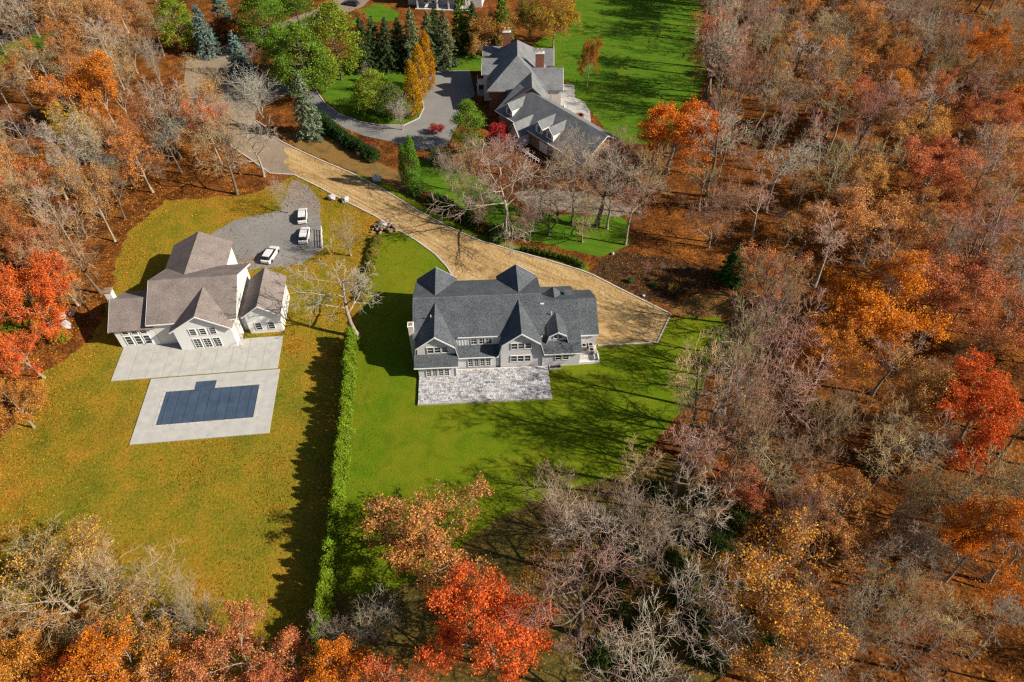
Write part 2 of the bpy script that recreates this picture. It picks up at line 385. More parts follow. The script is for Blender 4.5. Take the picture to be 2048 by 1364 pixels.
# kind, x, y, height, crown radius, colour, label, group
TREES = [
    ('oak', 32.1, 122.3, 16, 8.5, (0.82, 0.2, 0.025), 'broad orange oak at the corner of the shaded green lawn', None),
    ('oak', 66.4, 159.7, 15, 6.5, (0.74, 0.36, 0.12), 'orange-leaved oak standing deep in the wood', 'orange and russet oaks scattered through the wood'),
    ('oak', 112.5, 162.3, 16, 7, (0.82, 0.25, 0.025), 'orange-leaved oak standing deep in the wood', 'orange and russet oaks scattered through the wood'),
    ('oak', 69.7, 136.9, 14, 6, (0.82, 0.25, 0.025), 'orange-leaved oak standing deep in the wood', 'orange and russet oaks scattered through the wood'),
    ('oak', 57.7, 145.0, 13, 5, (0.74, 0.36, 0.12), 'orange-leaved oak standing deep in the wood', 'orange and russet oaks scattered through the wood'),
    ('oakmid', 94.9, 144.8, 14, 5, (0.78, 0.26, 0.11), 'coral-leaved half-bare oak standing deep in the wood', 'orange and russet oaks scattered through the wood'),
    ('oakmid', 80.9, 112.4, 16, 7, (0.78, 0.26, 0.11), 'coral-leaved half-bare oak standing deep in the wood', 'orange and russet oaks scattered through the wood'),
    ('oakmid', 78.0, 99.3, 14, 5, (0.78, 0.26, 0.11), 'coral-leaved half-bare oak standing deep in the wood', 'orange and russet oaks scattered through the wood'),
    ('oakmid', 69.0, 78.6, 17, 8, (0.78, 0.26, 0.11), 'coral-leaved half-bare oak standing close to the largest vivid orange oak', 'orange and russet oaks scattered through the wood'),
    ('oakmid', 43.0, 83.9, 13, 6, (0.78, 0.26, 0.11), 'coral-leaved half-bare oak standing close to the deep green young spruce', 'orange and russet oaks scattered through the wood'),
    ('oakmid', 73.1, 71.7, 15, 6, (0.78, 0.26, 0.11), 'coral-leaved half-bare oak standing some way from the largest vivid orange oak', 'orange and russet oaks scattered through the wood'),
    ('oakmid', 27.8, 45.4, 9, 4, (0.78, 0.26, 0.11), 'coral-leaved half-bare oak standing some way from the golden sparse-leaved oak', 'orange and russet oaks scattered through the wood'),
    ('oakmid', 62.8, 93.9, 16, 7.5, (0.74, 0.36, 0.12), 'tan-leaved half-bare oak standing some way from the largest vivid orange oak', 'orange and russet oaks scattered through the wood'),
    ('oakmid', 51.6, 95.1, 13, 5, (0.74, 0.36, 0.12), 'tan-leaved half-bare oak standing some way from the deep green young spruce', 'orange and russet oaks scattered through the wood'),
    ('oakmid', 82.2, 126.4, 15, 6, (0.74, 0.36, 0.12), 'tan-leaved half-bare oak standing deep in the wood', 'orange and russet oaks scattered through the wood'),
    ('oakmid', 65.0, 111.1, 14, 6, (0.74, 0.36, 0.12), 'tan-leaved half-bare oak standing deep in the wood', 'orange and russet oaks scattered through the wood'),
    ('oakmid', 100.3, 123.6, 14, 6, (0.74, 0.36, 0.12), 'tan-leaved half-bare oak standing deep in the wood', 'orange and russet oaks scattered through the wood'),
    ('oakmid', 55.1, 58.4, 15, 6, (0.74, 0.36, 0.12), 'tan-leaved half-bare oak standing close to the vivid scarlet oak', 'orange and russet oaks scattered through the wood'),
    ('oakmid', 38.7, 40.8, 12, 5, (0.74, 0.36, 0.12), 'tan-leaved half-bare oak standing close to the golden sparse-leaved oak', 'orange and russet oaks scattered through the wood'),
    ('oak', 56.7, 75.2, 17, 9, (0.82, 0.25, 0.025), 'largest vivid orange oak in the middle of the wood', None),
    ('oak', 60.5, 52.8, 17, 6, (0.8, 0.155, 0.035), 'vivid scarlet oak rising among bare trees of the wood', None),
    ('oak', 52.3, 35.1, 16, 4.8, (0.82, 0.25, 0.025), 'bright orange oak with flaming round crown in the wood', None),
    ('oakthin', 28.8, 31.1, 16, 7, (0.74, 0.3, 0.05), 'golden sparse-leaved oak with dark leaning trunk in the wood', None),
    ('oakthin', 29.0, 23.0, 14, 6.5, (0.74, 0.3, 0.05), 'golden sparse-leaved oak beside another, at the near edge of the wood', None),
    ('oakmid', -8.8, 39.2, 13, 7.8, (0.62, 0.28, 0.085), 'wide tan-orange oak with pale limbs at the foot of the lawn', None),
    ('oak', -1.9, 25.3, 17, 6.8, (0.8, 0.155, 0.035), 'tall dense red-orange oak beside the tan oak at the lawn foot', None),
    ('oak', -18.6, 22.9, 11, 4, (0.82, 0.25, 0.025), 'orange oak at the end of the tall hedge', None),
    ('oakthin', -11.1, 22.0, 12, 4.5, (0.8, 0.155, 0.035), 'dull red thin oak between the hedge end and the red-orange oak', None),
    ('oak', -38.9, 23.2, 13, 5.6, (0.82, 0.25, 0.025), 'orange oak at the bottom of the golden yard', None),
    ('oak', -48.8, 22.0, 12, 4, (0.74, 0.3, 0.05), 'golden oak beside pale bare trees of the golden yard', None),
    ('oak', -44.8, 22.6, 10, 3, (0.8, 0.155, 0.035), 'small red oak between golden and orange oaks of the yard', None),
    ('oakmid', -27.6, 23.0, 13, 5.5, (0.78, 0.26, 0.11), 'coral half-bare oak with twisted pale limbs beside the golden yard', None),
    ('oakmid', -34.2, 22.9, 10, 5, (0.74, 0.36, 0.12), 'low tan oak between orange and coral oaks of the yard', None),
    ('oak', -88.1, 138.4, 18, 6.5, (0.82, 0.25, 0.025), 'orange oak amid bare trees above the curved side lane', None),
    ('oakmid', -90.8, 107.8, 14, 5, (0.78, 0.26, 0.11), 'salmon-leaved oak beside the curved side lane', None),
    ('oak', -72.9, 75.2, 17, 6.5, (0.8, 0.155, 0.035), 'red oak with white trunk at the side of the golden yard', None),
    ('oakmid', -71.3, 66.9, 13, 4.5, (0.8, 0.155, 0.035), 'thin scarlet oak below the red oak beside the golden yard', None),
    ('oakmid', -88.4, 113.1, 13, 5, (0.74, 0.3, 0.05), 'golden thin oak beside the salmon-leaved oak', None),
    ('oakthin', -90.0, 125.6, 14, 5, (0.62, 0.38, 0.03), 'yellow-green thin tree beside the curved side lane', None),
    ('oak', 18.4, 159.9, 13, 2.6, (0.6, 0.24, 0.03), 'slim orange tree alone on the shaded lawn', None),
    ('weep', -5.6, 177.1, 13, 6.5, (0.5, 0.24, 0.05), 'golden round weeping tree behind the brick chimneyed house', None),
    ('weep', 11.0, 181.6, 15, 6, (0.62, 0.38, 0.03), 'yellow autumn tree by the shaded lawn', None),
    ('weep', 4.7, 185.9, 14, 4, (0.34, 0.28, 0.03), 'olive yellow tree beside the yellow autumn tree', None),
    ('column', -20.2, 158.4, 13.5, 1.75, (0.62, 0.3, 0.02), 'golden columnar pear beside the court, hindmost of three', 'golden columnar trees beside the neighbour court'),
    ('column', -21.5, 154.2, 12.5, 1.75, (0.62, 0.3, 0.02), 'golden columnar pear beside the court, middle of three', 'golden columnar trees beside the neighbour court'),
    ('column', -22.2, 145.6, 12.5, 2.0, (0.58, 0.27, 0.02), 'golden columnar pear on the lawn tip, foremost of three', 'golden columnar trees beside the neighbour court'),
    ('maple', -3.1, 132.9, 5.5, 2.8, (0.6, 0.01, 0.03), 'small crimson maple beside the garage wing', None),
    ('maple', -16.8, 137.8, 2.4, 1.6, (0.6, 0.02, 0.04), 'small pinkish red shrub tree by the court entrance', None),
    ('maple', -78.0, 183.6, 8, 3.6, (0.5, 0.16, 0.02), 'rust-coloured shrubby tree between two blue spruces', None),
    ('maple', -74.3, 185.1, 7, 3.4, (0.52, 0.15, 0.02), 'low rust-coloured shrubby tree beside blue spruce', None),
    ('maple', -40.8, 191.7, 6, 2, (0.5, 0.2, 0.05), 'small coral tree behind the dark spruces', None),
    ('pine', -48.3, 154.1, 17, 6, (0.15, 0.23, 0.03), 'large light green pine beside the road bend', None),
    ('pine', -42.4, 163.3, 18, 6, (0.26, 0.31, 0.035), 'tall yellow-green pine behind the front lawn', None),
    ('pine', -54.6, 159.8, 14, 4.5, (0.15, 0.23, 0.03), 'green pine beside the road bend, left partner of the large one', None),
    ('pine', -45.0, 157.4, 12, 3.6, (0.26, 0.31, 0.035), 'yellow-green young pine at the lawn edge', None),
    ('pine', -64.3, 180.1, 15, 6, (0.15, 0.23, 0.03), 'broad green pine beyond the bending road', None),
    ('pine', -57.4, 188.3, 13, 4.5, (0.15, 0.23, 0.03), 'green pine beyond the bending road near the corner lawn', None),
    ('pine', -31.4, 146.5, 10, 4.8, (0.26, 0.31, 0.035), 'spreading yellow-green pine on the oval lawn', None),
    ('pine', -26.8, 144.4, 8, 3.6, (0.17, 0.2, 0.06), 'low olive pine beside the spreading one on the oval lawn', None),
    ('pine', -9.3, 131.0, 11, 3.4, (0.15, 0.23, 0.03), 'bright green pine beside the paved court', None),
    ('pine', -86.8, 180.1, 14, 5, (0.26, 0.31, 0.035), 'yellow-green conifer behind the bare trees by the road', None),
    ('spruce', -44.4, 136.7, 15, 3, (0.24, 0.3, 0.19), 'pale blue-green spruce beside the driveway mouth', None),
    ('spruce', -79.1, 177.1, 13, 3, (0.22, 0.31, 0.28), 'blue spruce left of the rust-coloured tree', None),
    ('spruce', -67.4, 165.6, 11, 3.2, (0.22, 0.31, 0.29), 'blue spruce at the road bend', None),
    ('spruce', -77.3, 188.3, 13, 3.5, (0.2, 0.29, 0.24), 'blue spruce behind the rust-coloured trees', None),
    ('spruce', -36.9, 168.2, 13, 3.0, (0.085, 0.14, 0.05), 'dark green spruce in the screen between the two big houses', 'spruces in the screening row'),
    ('spruce', -34.3, 169.7, 13, 3.0, (0.085, 0.14, 0.05), 'dark green spruce in the screen between the two big houses', 'spruces in the screening row'),
    ('spruce', -30.9, 169.1, 13, 3.0, (0.085, 0.14, 0.05), 'dark green spruce in the screen between the two big houses', 'spruces in the screening row'),
    ('spruce', -28.2, 171.2, 12, 3.0, (0.085, 0.14, 0.05), 'dark green spruce in the screen between the two big houses', 'spruces in the screening row'),
    ('spruce', -24.6, 168.9, 15, 3.0, (0.2, 0.24, 0.12), 'grey-green spruce in the screen between the two big houses', 'spruces in the screening row'),
    ('spruce', -20.8, 170.4, 14, 3.0, (0.2, 0.24, 0.12), 'grey-green spruce in the screen between the two big houses', 'spruces in the screening row'),
    ('spruce', -16.7, 170.4, 14, 3.0, (0.2, 0.24, 0.12), 'grey-green spruce in the screen between the two big houses', 'spruces in the screening row'),
    ('spruce', -13.2, 180.0, 16, 3.0, (0.15, 0.23, 0.03), 'bright green spruce behind the golden weeping tree', 'spruces in the screening row'),
    ('spruce', -2.4, 178.4, 16, 3.0, (0.15, 0.23, 0.03), 'bright green spruce behind the golden weeping tree', 'spruces in the screening row'),
    ('spruce', -19.4, 175.6, 13, 3.0, (0.085, 0.14, 0.05), 'dark green spruce in the screen between the two big houses', 'spruces in the screening row'),
    ('spruce', -10.1, 178.6, 13, 3.0, (0.085, 0.14, 0.05), 'dark green spruce in the screen between the two big houses', 'spruces in the screening row'),
    ('spruce', 38.1, 89.0, 8, 2.4, (0.04, 0.14, 0.02), 'deep green young spruce alone among bare woodland trees', None),
    ('column', -19.5, 115.7, 12, 1.4, (0.14, 0.27, 0.03), 'tall ivy-clad trunk beside the dirt driveway', None),
    ('column', -21.5, 117.9, 9, 1.1, (0.1, 0.2, 0.03), 'lower ivy-clad trunk beside the taller one', None),
    ('maple', -15.0, 125.0, 4, 2.5, (0.05, 0.1, 0.03), 'dark green bush beside the ivy-clad trunks', None),
    ('maple', -30.8, 129.1, 2, 2.2, (0.22, 0.09, 0.07), 'purple-brown low bush in the bed by the driveway bend', None),
    ('maple', -30.7, 131.9, 1.6, 1.1, (0.6, 0.06, 0.02), 'small scarlet bush in the bed by the driveway bend', None),
    ('bareV', -54.5, 137.7, 16, 8, (0.36, 0.32, 0.28), 'fan-shaped bare grey tree at the road junction', None),
    ('bareS', -0.8, 101.7, 17, 11, (0.42, 0.33, 0.27), 'wide twin-trunked bare tree above the young shrub row', None),
    ('bareS', 16.0, 104.4, 19, 9, (0.4, 0.34, 0.25), 'tall bare tree with clear pale trunk behind the mulch bed', None),
    ('bareS', -24.8, 75.6, 18, 8, (0.48, 0.42, 0.31), 'large bare pale-limbed sycamore beside the tall hedge', None),
    ('bareV', -29.2, 95.7, 9, 3.5, (0.45, 0.33, 0.17), 'small bare tan tree near the rock pile', None),
    ('bareV', -43.3, 108.5, 8, 3, (0.4, 0.33, 0.25), 'small bare grey tree in the verge by the road', None),
    ('bareS', -39.4, 30.9, 11, 4.5, (0.45, 0.33, 0.17), 'bare tan tree at the foot of the golden yard', None),
    ('bareS', -47.3, 29.0, 16, 8, (0.5, 0.36, 0.2), 'wide pale-limbed bare tree at the corner of the golden yard', None),
    ('bareV', -15.6, 28.4, 9, 3.5, (0.4, 0.33, 0.25), 'small bare grey tree at the foot of the hedge lawn', None),
    ('bareV', -19.8, 27.5, 6, 2.6, (0.4, 0.33, 0.25), 'bare grey bush against the end of the hedge', None),
    ('bareS', 7.5, 28.7, 17, 7.5, (0.36, 0.21, 0.16), 'wide pinkish bare tree beside the red-orange oak', None),
    ('bareV', 6.8, 40.8, 12, 5.5, (0.38, 0.22, 0.17), 'pinkish bare tree at the lawn foot', None),
    ('bareV', 15.5, 37.2, 15, 6, (0.3, 0.22, 0.17), 'grey bare tree at the lawn corner of the wood', None),
    ('bareV', -2.4, 121.6, 9, 6, (0.42, 0.27, 0.22), 'russet-twigged bare tree in front of the garage wing', None),
    ('bareS', 12.2, 115.9, 11, 5, (0.45, 0.33, 0.17), 'tan bare tree at the end of the garage wing', None),
    ('bareV', -8.5, 122.7, 8, 4, (0.45, 0.33, 0.17), 'tan bare tree between the court and the dirt driveway', None),
    ('bareV', -33.7, 156.6, 7, 2, (0.4, 0.33, 0.25), 'slender pale tree on the oval lawn', None),
    ('bareV', -24.6, 139.6, 8, 3.4, (0.45, 0.4, 0.33), 'pale vase-shaped bare tree on the oval lawn tip', None),
    ('bareV', -64.9, 167.3, 7, 3.4, (0.4, 0.2, 0.17), 'purplish bare shrub tree at the junction', None),
    ('bareV', -59.0, 160.9, 5, 3, (0.45, 0.2, 0.15), 'reddish bare shrub tree beside the pines', None),
    ('bareV', -8.3, 108.3, 11, 4.5, (0.45, 0.33, 0.17), 'tan bare tree between the back drive and the young shrub row', 'bare trees between the back drive and the dirt driveway'),
    ('bareS', 6.8, 101.7, 13, 5, (0.4, 0.33, 0.25), 'grey bare tree between the back drive and the young shrub row', 'bare trees between the back drive and the dirt driveway'),
    ('bareS', 20.9, 98.9, 16, 5, (0.43, 0.25, 0.19), 'pinkish bare tree between the back drive and the young shrub row', 'bare trees between the back drive and the dirt driveway'),
    ('bareV', 10.5, 120.5, 10, 4.5, (0.4, 0.33, 0.25), 'grey bare tree between the back drive and the young shrub row', 'bare trees between the back drive and the dirt driveway'),
    ('bareS', 24.4, 108.4, 15, 5, (0.45, 0.33, 0.17), 'tan bare tree between the back drive and the young shrub row', 'bare trees between the back drive and the dirt driveway'),
    ('bareV', 3.2, 100.0, 9, 3.5, (0.43, 0.25, 0.19), 'pinkish bare tree between the back drive and the young shrub row', 'bare trees between the back drive and the dirt driveway'),
    ('bareV', -12.1, 116.2, 9, 3.5, (0.4, 0.33, 0.25), 'grey bare tree between the back drive and the young shrub row', 'bare trees between the back drive and the dirt driveway'),
    ('bareV', 21.1, 118.4, 12, 4.5, (0.43, 0.25, 0.19), 'pinkish bare tree between the back drive and the young shrub row', 'bare trees between the back drive and the dirt driveway'),
    ('bareV', 13.0, 99.7, 11, 4, (0.45, 0.33, 0.17), 'tan bare tree between the back drive and the young shrub row', 'bare trees between the back drive and the dirt driveway'),
    ('bareV', -5.9, 103.9, 8, 3.5, (0.43, 0.25, 0.19), 'pinkish bare tree between the back drive and the young shrub row', 'bare trees between the back drive and the dirt driveway'),
    ('bareS', 5.1, 106.8, 15, 6, (0.45, 0.33, 0.17), 'tan bare tree between the back drive and the young shrub row', 'bare trees between the back drive and the dirt driveway'),
    ('bareS', 11.4, 104.6, 14, 5.5, (0.43, 0.25, 0.19), 'pinkish bare tree between the back drive and the young shrub row', 'bare trees between the back drive and the dirt driveway'),
    ('bareS', 18.0, 103.6, 15, 5.5, (0.4, 0.33, 0.25), 'grey bare tree between the back drive and the young shrub row', 'bare trees between the back drive and the dirt driveway'),
    ('bareS', -55.0, 114.8, 17, 6, (0.45, 0.33, 0.17), 'tan bare tree leaning over the asphalt road by the parked dark car', None),
    ('bareS', -51.2, 121.0, 16, 5.5, (0.4, 0.33, 0.25), 'grey bare tree leaning over the asphalt road by the kerb', None),
    ('bareV', -71.0, 152.3, 12, 5, (0.45, 0.33, 0.17), 'tan vase-shaped bare tree over the road junction', None),
    ('oakthin', -67.8, 139.3, 13, 5, (0.74, 0.36, 0.12), 'tan thin oak beside the road junction', None),
    ('bareS', -70.7, 127.8, 18, 7, (0.46, 0.4, 0.3), 'pale spreading bare tree at the end of the curved lane', None),
    ('oakmid', -79.9, 91.0, 13, 5, (0.78, 0.26, 0.11), 'coral half-bare oak above the red oak of the golden yard', None),
    ('oakmid', -68.4, 57.6, 10, 4, (0.74, 0.3, 0.05), 'golden half-bare oak below the scarlet oak of the golden yard', None),
    ('oakthin', -51.4, 35.2, 12, 5.5, (0.7, 0.36, 0.08), 'thin amber oak on the corner of the golden yard', None),
    ('oakthin', -39.7, 27.4, 11, 5, (0.7, 0.34, 0.07), 'thin amber oak before the orange oak of the golden yard', None),
    ('bareS', -53.6, 34.0, 12, 5, (0.45, 0.33, 0.17), 'tan bare tree at the golden yard corner, inner side', None),
    ('bareV', -47.4, 34.3, 9, 4, (0.5, 0.36, 0.2), 'pale vase-shaped bare tree on the golden yard edge', None),
    ('oakmid', -51.8, 26.9, 12, 5, (0.74, 0.3, 0.05), 'golden oak with thin crown at the golden yard corner', None),
    ('oakmid', -46.2, 27.1, 10, 4.2, (0.6, 0.25, 0.04), 'amber oak among pale bare trees of the golden yard', None),
    ('bareV', -34.2, 28.7, 9, 4, (0.4, 0.33, 0.25), 'grey vase-shaped bare tree on the golden yard edge', None),
    ('oak', -23.5, 22.6, 10, 4, (0.78, 0.26, 0.11), 'coral oak near the end of the tall hedge', None),
    ('bareT', -41.9, 29.5, 12, 4, (0.45, 0.33, 0.17), 'slim tan bare tree on the golden yard edge', None),
]
# ------------------------------------------------------------------ trees
def unit(a): return a / (np.linalg.norm(a, axis=-1, keepdims=True) + 1e-9)

def grow(rg, P, D, Ln, K, wob, up):
    pts = [P]; d = D
    for k in range(K - 1):
        d = unit(d + rg.normal(0, wob, d.shape) + np.array([0, 0, up]))
        pts.append(pts[-1] + d * (Ln / (K - 1))[:, None])
    return np.stack(pts, 1)

def spawn(rg, pts, rad, Ln, n, t0, t1, ang, lf, rf, taper=.45):
    N, K, _ = pts.shape
    t = t0 + (t1 - t0) * (np.arange(n)[None] + rg.random((N, n))) / n
    f = t * (K - 1); i = np.minimum(f.astype(int), K - 2); fr = (f - i)[..., None]
    rows = np.arange(N)[:, None]
    p = pts[rows, i] * (1 - fr) + pts[rows, i + 1] * fr
    tan = unit(pts[rows, i + 1] - pts[rows, i])
    r = rad[rows, i] * (1 - fr[..., 0]) + rad[rows, i + 1] * fr[..., 0]
    ref = np.where(np.abs(tan[..., 2:3]) > .9, np.array([1., 0, 0]), np.array([0, 0, 1.]))
    a = unit(np.cross(tan, ref)); b = np.cross(tan, a)
    az = rg.random((N, 1)) * 6.28 + np.arange(n)[None] * 2.4 + rg.normal(0, .4, (N, n))
    an = np.radians(ang + rg.normal(0, 9, (N, n)))
    d = tan * np.cos(an)[..., None] + (a * np.cos(az)[..., None] + b * np.sin(az)[..., None]) * np.sin(an)[..., None]
    L2 = Ln[:, None] * lf * (1.1 - taper * t) * rg.uniform(.75, 1.25, (N, n))
    return p.reshape(-1, 3), unit(d.reshape(-1, 3)), L2.ravel(), (r * rf).ravel()

def tube(pts, rad, s):
    N, K, _ = pts.shape
    tan = unit(pts[:, -1] - pts[:, 0])
    ref = np.where(np.abs(tan[:, 2:3]) > .9, np.array([1., 0, 0]), np.array([0, 0, 1.]))
    a = unit(np.cross(tan, ref)); b = np.cross(tan, a)
    th = np.arange(s) * 2 * np.pi / s
    ring = a[:, None, :] * np.cos(th)[None, :, None] + b[:, None, :] * np.sin(th)[None, :, None]
    V = pts[:, :, None, :] + ring[:, None] * rad[:, :, None, None]
    idx = np.arange(N * K * s).reshape(N, K, s)
    q = np.stack([idx[:, :-1], np.roll(idx[:, :-1], -1, 2), np.roll(idx[:, 1:], -1, 2), idx[:, 1:]], -1)
    return V.reshape(-1, 3), q.reshape(-1, 4)

def radii(r0, K, end):
    return r0[:, None] * np.linspace(1, end, K)[None]

def leaves(rg, P, size, flat=.0, asp=.7):
    N = len(P)
    a = unit(rg.normal(0, 1, (N, 3)) * np.array([1, 1, 1 - flat]))
    b = unit(np.cross(a, rg.normal(0, 1, (N, 3))))
    s = (size * rg.uniform(.6, 1.35, N))[:, None] * .5
    V = np.stack([P - a * s, P + b * s * asp, P + a * s, P - b * s * asp], 1)
    return V.reshape(-1, 3), np.arange(N * 4).reshape(N, 4)

def join(parts):
    V = []; F = []; MI = []; n = 0
    for v, f, m in parts:
        V.append(v); F.append(f + n); MI.append(np.full(len(f), m)); n += len(v)
    return np.concatenate(V), np.concatenate(F), np.concatenate(MI)

def spread_radius(V):
    return float(np.percentile(np.hypot(V[:, 0], V[:, 1]), 93))

def woody(seed, h, trunk_frac, clear, nl, ang, lf, up, wob=.12, tr=.30, n2=6, n3=5, n4=4, n5=0, twig=.023, r3m=.034):
    """bare skeleton: returns limb tubes and twig tubes and the twig polylines"""
    rg = np.random.default_rng(seed)
    P = np.zeros((1, 3)); D = unit(np.array([[rg.normal(0, .06), rg.normal(0, .06), 1.]]))
    L = np.array([h * trunk_frac]); p0 = grow(rg, P, D, L, 8, .05, .06)
    r0 = radii(np.array([tr]), 8, .35); r0[:, 0] *= 1.35
    limbs = [(*tube(p0, r0, 8), 0)]
    P, D, L1, r1 = spawn(rg, p0, r0, np.array([h * lf]), nl, clear, 1, ang, 1, .62, .35)
    p1 = grow(rg, P, D, L1, 7, wob, up); R1 = radii(r1, 7, .22)
    limbs.append((*tube(p1, R1, 6), 0))
    P, D, L2, r2 = spawn(rg, p1, R1, L1, n2, .22, 1, 42, .52, .6)
    p2 = grow(rg, P, D, L2, 5, wob * 1.1, up * .8); R2 = radii(r2, 5, .3)
    limbs.append((*tube(p2, R2, 4), 0))
    P, D, L3, r3 = spawn(rg, p2, R2, L2, n3, .2, 1, 42, .55, .62)
    p3 = grow(rg, P, D, L3, 4, wob * 1.2, up * .6); R3 = np.maximum(radii(r3, 4, .4), r3m * np.linspace(1, .6, 4)[None])
    tw = [(*tube(p3, R3, 3), 0)]
    P, D, L4, r4 = spawn(rg, p3, R3, L3, n4, .2, 1, 40, .62, .7)
    p4 = grow(rg, P, D, np.maximum(L4 * (1 if n5 else 1.25), .35), 3, wob * 1.2, up * .5); R4 = np.maximum(radii(r4, 3, .5), twig * np.linspace(1, .35, 3)[None])
    tw.append((*tube(p4, R4, 3), 0))
    if n5:
        P, D, L5, r5 = spawn(rg, p4, R4, L4, n5, .2, 1, 38, .7, .7)
        p5 = grow(rg, P, D, np.maximum(L5, .3), 2, .1, up * .5); R5 = radii(np.full(len(P), twig), 2, .35)
        tw.append((*tube(p5, R5, 3), 0))
    return limbs, tw, p3, p4, rg

PROTO = {}
def register(kind, trunk, tmat, crown, cmats, h):
    Vt, Ft, _ = join(trunk); Vc, Fc, mi = join(crown)
    tm = quadmesh(kind + '_trunk', Vt, Ft, [tmat], None, np.ones(len(Ft), bool))
    cm = quadmesh(kind + '_crown', Vc, Fc, cmats, mi)
    PROTO.setdefault(kind, []).append((tm, cm, h, spread_radius(Vc)))

# bare spreading, bare vase, bare tall forest tree, bare sapling
for s in (1, 2, 3, 4):
    l, w, _, _, _ = woody(100 + s, 18, .62, .42, 8, 54, .42, .05, .16, .34)
    register('bareS', l, M['bark'] if s % 2 else M['dark_bark'], w, [M['twig']], 18)
for s in (1, 2, 3):
    l, w, _, _, _ = woody(200 + s, 14, .40, .22, 9, 34, .62, .06, .09, .24, 6, 5, 4, 1, .018, .026)
    register('bareV', l, M['bark'], w, [M['twig']], 14)
for s in (1, 2, 3, 4, 5):
    l, w, _, _, _ = woody(300 + s, 20, .80, .52, 8, 46, .27, .07, .14, .27)
    register('bareT', l, M['bark'] if s not in (2, 4) else M['dark_bark'], w, [M['twig']], 20)
for s in (1, 2, 3):
    l, w, _, _, _ = woody(400 + s, 6, .35, .1, 7, 30, .7, .08, .10, .06, 5, 4, 3, 1, .013, .016)
    register('bush', l, M['bark'], w, [M['twig']], 6)

# leafy oaks: dense and half bare
def oak(kind, seed, h, per3, per4, size, spread, dens=1., **k):
    l, w, p3, p4, rg = woody(seed, h, .55, .36, 8, 52, .42, .06, .14, .30, 7, 6, 4, 0, .016, .024, **k)
    keep = rg.random(len(p4)) < dens
    q = p4[keep]
    pts = q[np.repeat(np.arange(len(q)), per4), rg.integers(0, 3, len(q) * per4)]
    q3 = p3[np.repeat(np.arange(len(p3)), per3), rg.integers(1, 4, len(p3) * per3)]
    if per3: pts = np.concatenate([pts, q3])
    pts = pts + rg.normal(0, spread, pts.shape)
    lv = leaves(rg, pts, size)
    register(kind, l, M['bark'], w + [(*lv, 1)], [M['twig_plain'], M['leaf']], h)
for s in (1, 2, 3): oak('oak', 500 + s, 17, 8, 17, .205, .22)
for s in (1, 2): oak('oakmid', 540 + s, 16, 3, 14, .20, .2, .9)
for s in (1, 2, 3): oak('oakthin', 520 + s, 16, 0, 9, .20, .18, .6)
# weeping / full round trees and small maples
for s in (1, 2):
    l, w, p3, p4, rg = woody(600 + s, 13, .45, .3, 9, 45, .5, -.02, .12, .25, 7, 6, 5, 0)
    pts = p4[np.repeat(np.arange(len(p4)), 9), rg.integers(0, 3, len(p4) * 9)] + rg.normal(0, .2, (len(p4) * 9, 3))
    register('weep', l, M['bark'], w + [(*leaves(rg, pts, .22), 1)], [M['twig_plain'], M['leaf']], 13)
for s in (1, 2):
    l, w, p3, p4, rg = woody(620 + s, 5, .3, .15, 8, 40, .62, .03, .1, .1, 6, 6, 4, 0)
    pts = p4[np.repeat(np.arange(len(p4)), 7), rg.integers(0, 3, len(p4) * 7)] + rg.normal(0, .13, (len(p4) * 7, 3))
    register('maple', l, M['dark_bark'], w + [(*leaves(rg, pts, .17), 1)], [M['twig_plain'], M['leaf']], 5)

def conifer(kind, seed, h, rbase, droop, nwh, per, size, tip, clumps, base=.06, power=.8):
    rg = np.random.default_rng(seed)
    p0 = np.stack([np.zeros(8), np.zeros(8), np.linspace(0, h, 8)], 1)[None]
    trunk = [(*tube(p0, radii(np.array([h * .014]), 8, .1), 7), 0)]
    zs = np.repeat(np.linspace(base, .985, nwh), per) + rg.normal(0, .008, nwh * per)
    az = rg.random(len(zs)) * 6.283
    L = rbase * np.clip(1 - zs, .02, 1) ** power * rg.uniform(.7, 1.15, len(zs)) + .15
    P = np.stack([0 * zs, 0 * zs, zs * h], 1)
    el = np.radians(tip - 38 * (1 - zs))
    D = np.stack([np.cos(az) * np.cos(el), np.sin(az) * np.cos(el), np.sin(el)], 1)
    pb = grow(rg, P, unit(D), L, 5, .07, droop)
    trunk.append((*tube(pb, radii(.012 + L * .010, 5, .3), 3), 0))
    n = np.maximum(6, (L * clumps).astype(int))
    row = np.repeat(np.arange(len(L)), n)
    t = np.sqrt(rg.random(len(row))) * 3.99; i = t.astype(int); f = (t - i)[:, None]
    pts = pb[row, i] * (1 - f) + pb[row, i + 1] * f
    side = unit(np.cross(unit(pb[row, i + 1] - pb[row, i]), np.array([0, 0, 1.])))
    wdt = (L[row] * .22 * (1.15 - t / 4))[:, None]
    pts = pts + side * rg.uniform(-1, 1, (len(row), 1)) * wdt + rg.normal(0, .07, pts.shape) - np.array([0, 0, 1]) * rg.random((len(row), 1)) * .18
    register(kind, trunk, M['dark_bark'], [(*leaves(rg, pts, size, .3, .45), 0)], [M['needle']], h)
for s in (1, 2, 3): conifer('spruce', 700 + s, 13, 3.2, -.03, 30, 9, .34, 12, 22)
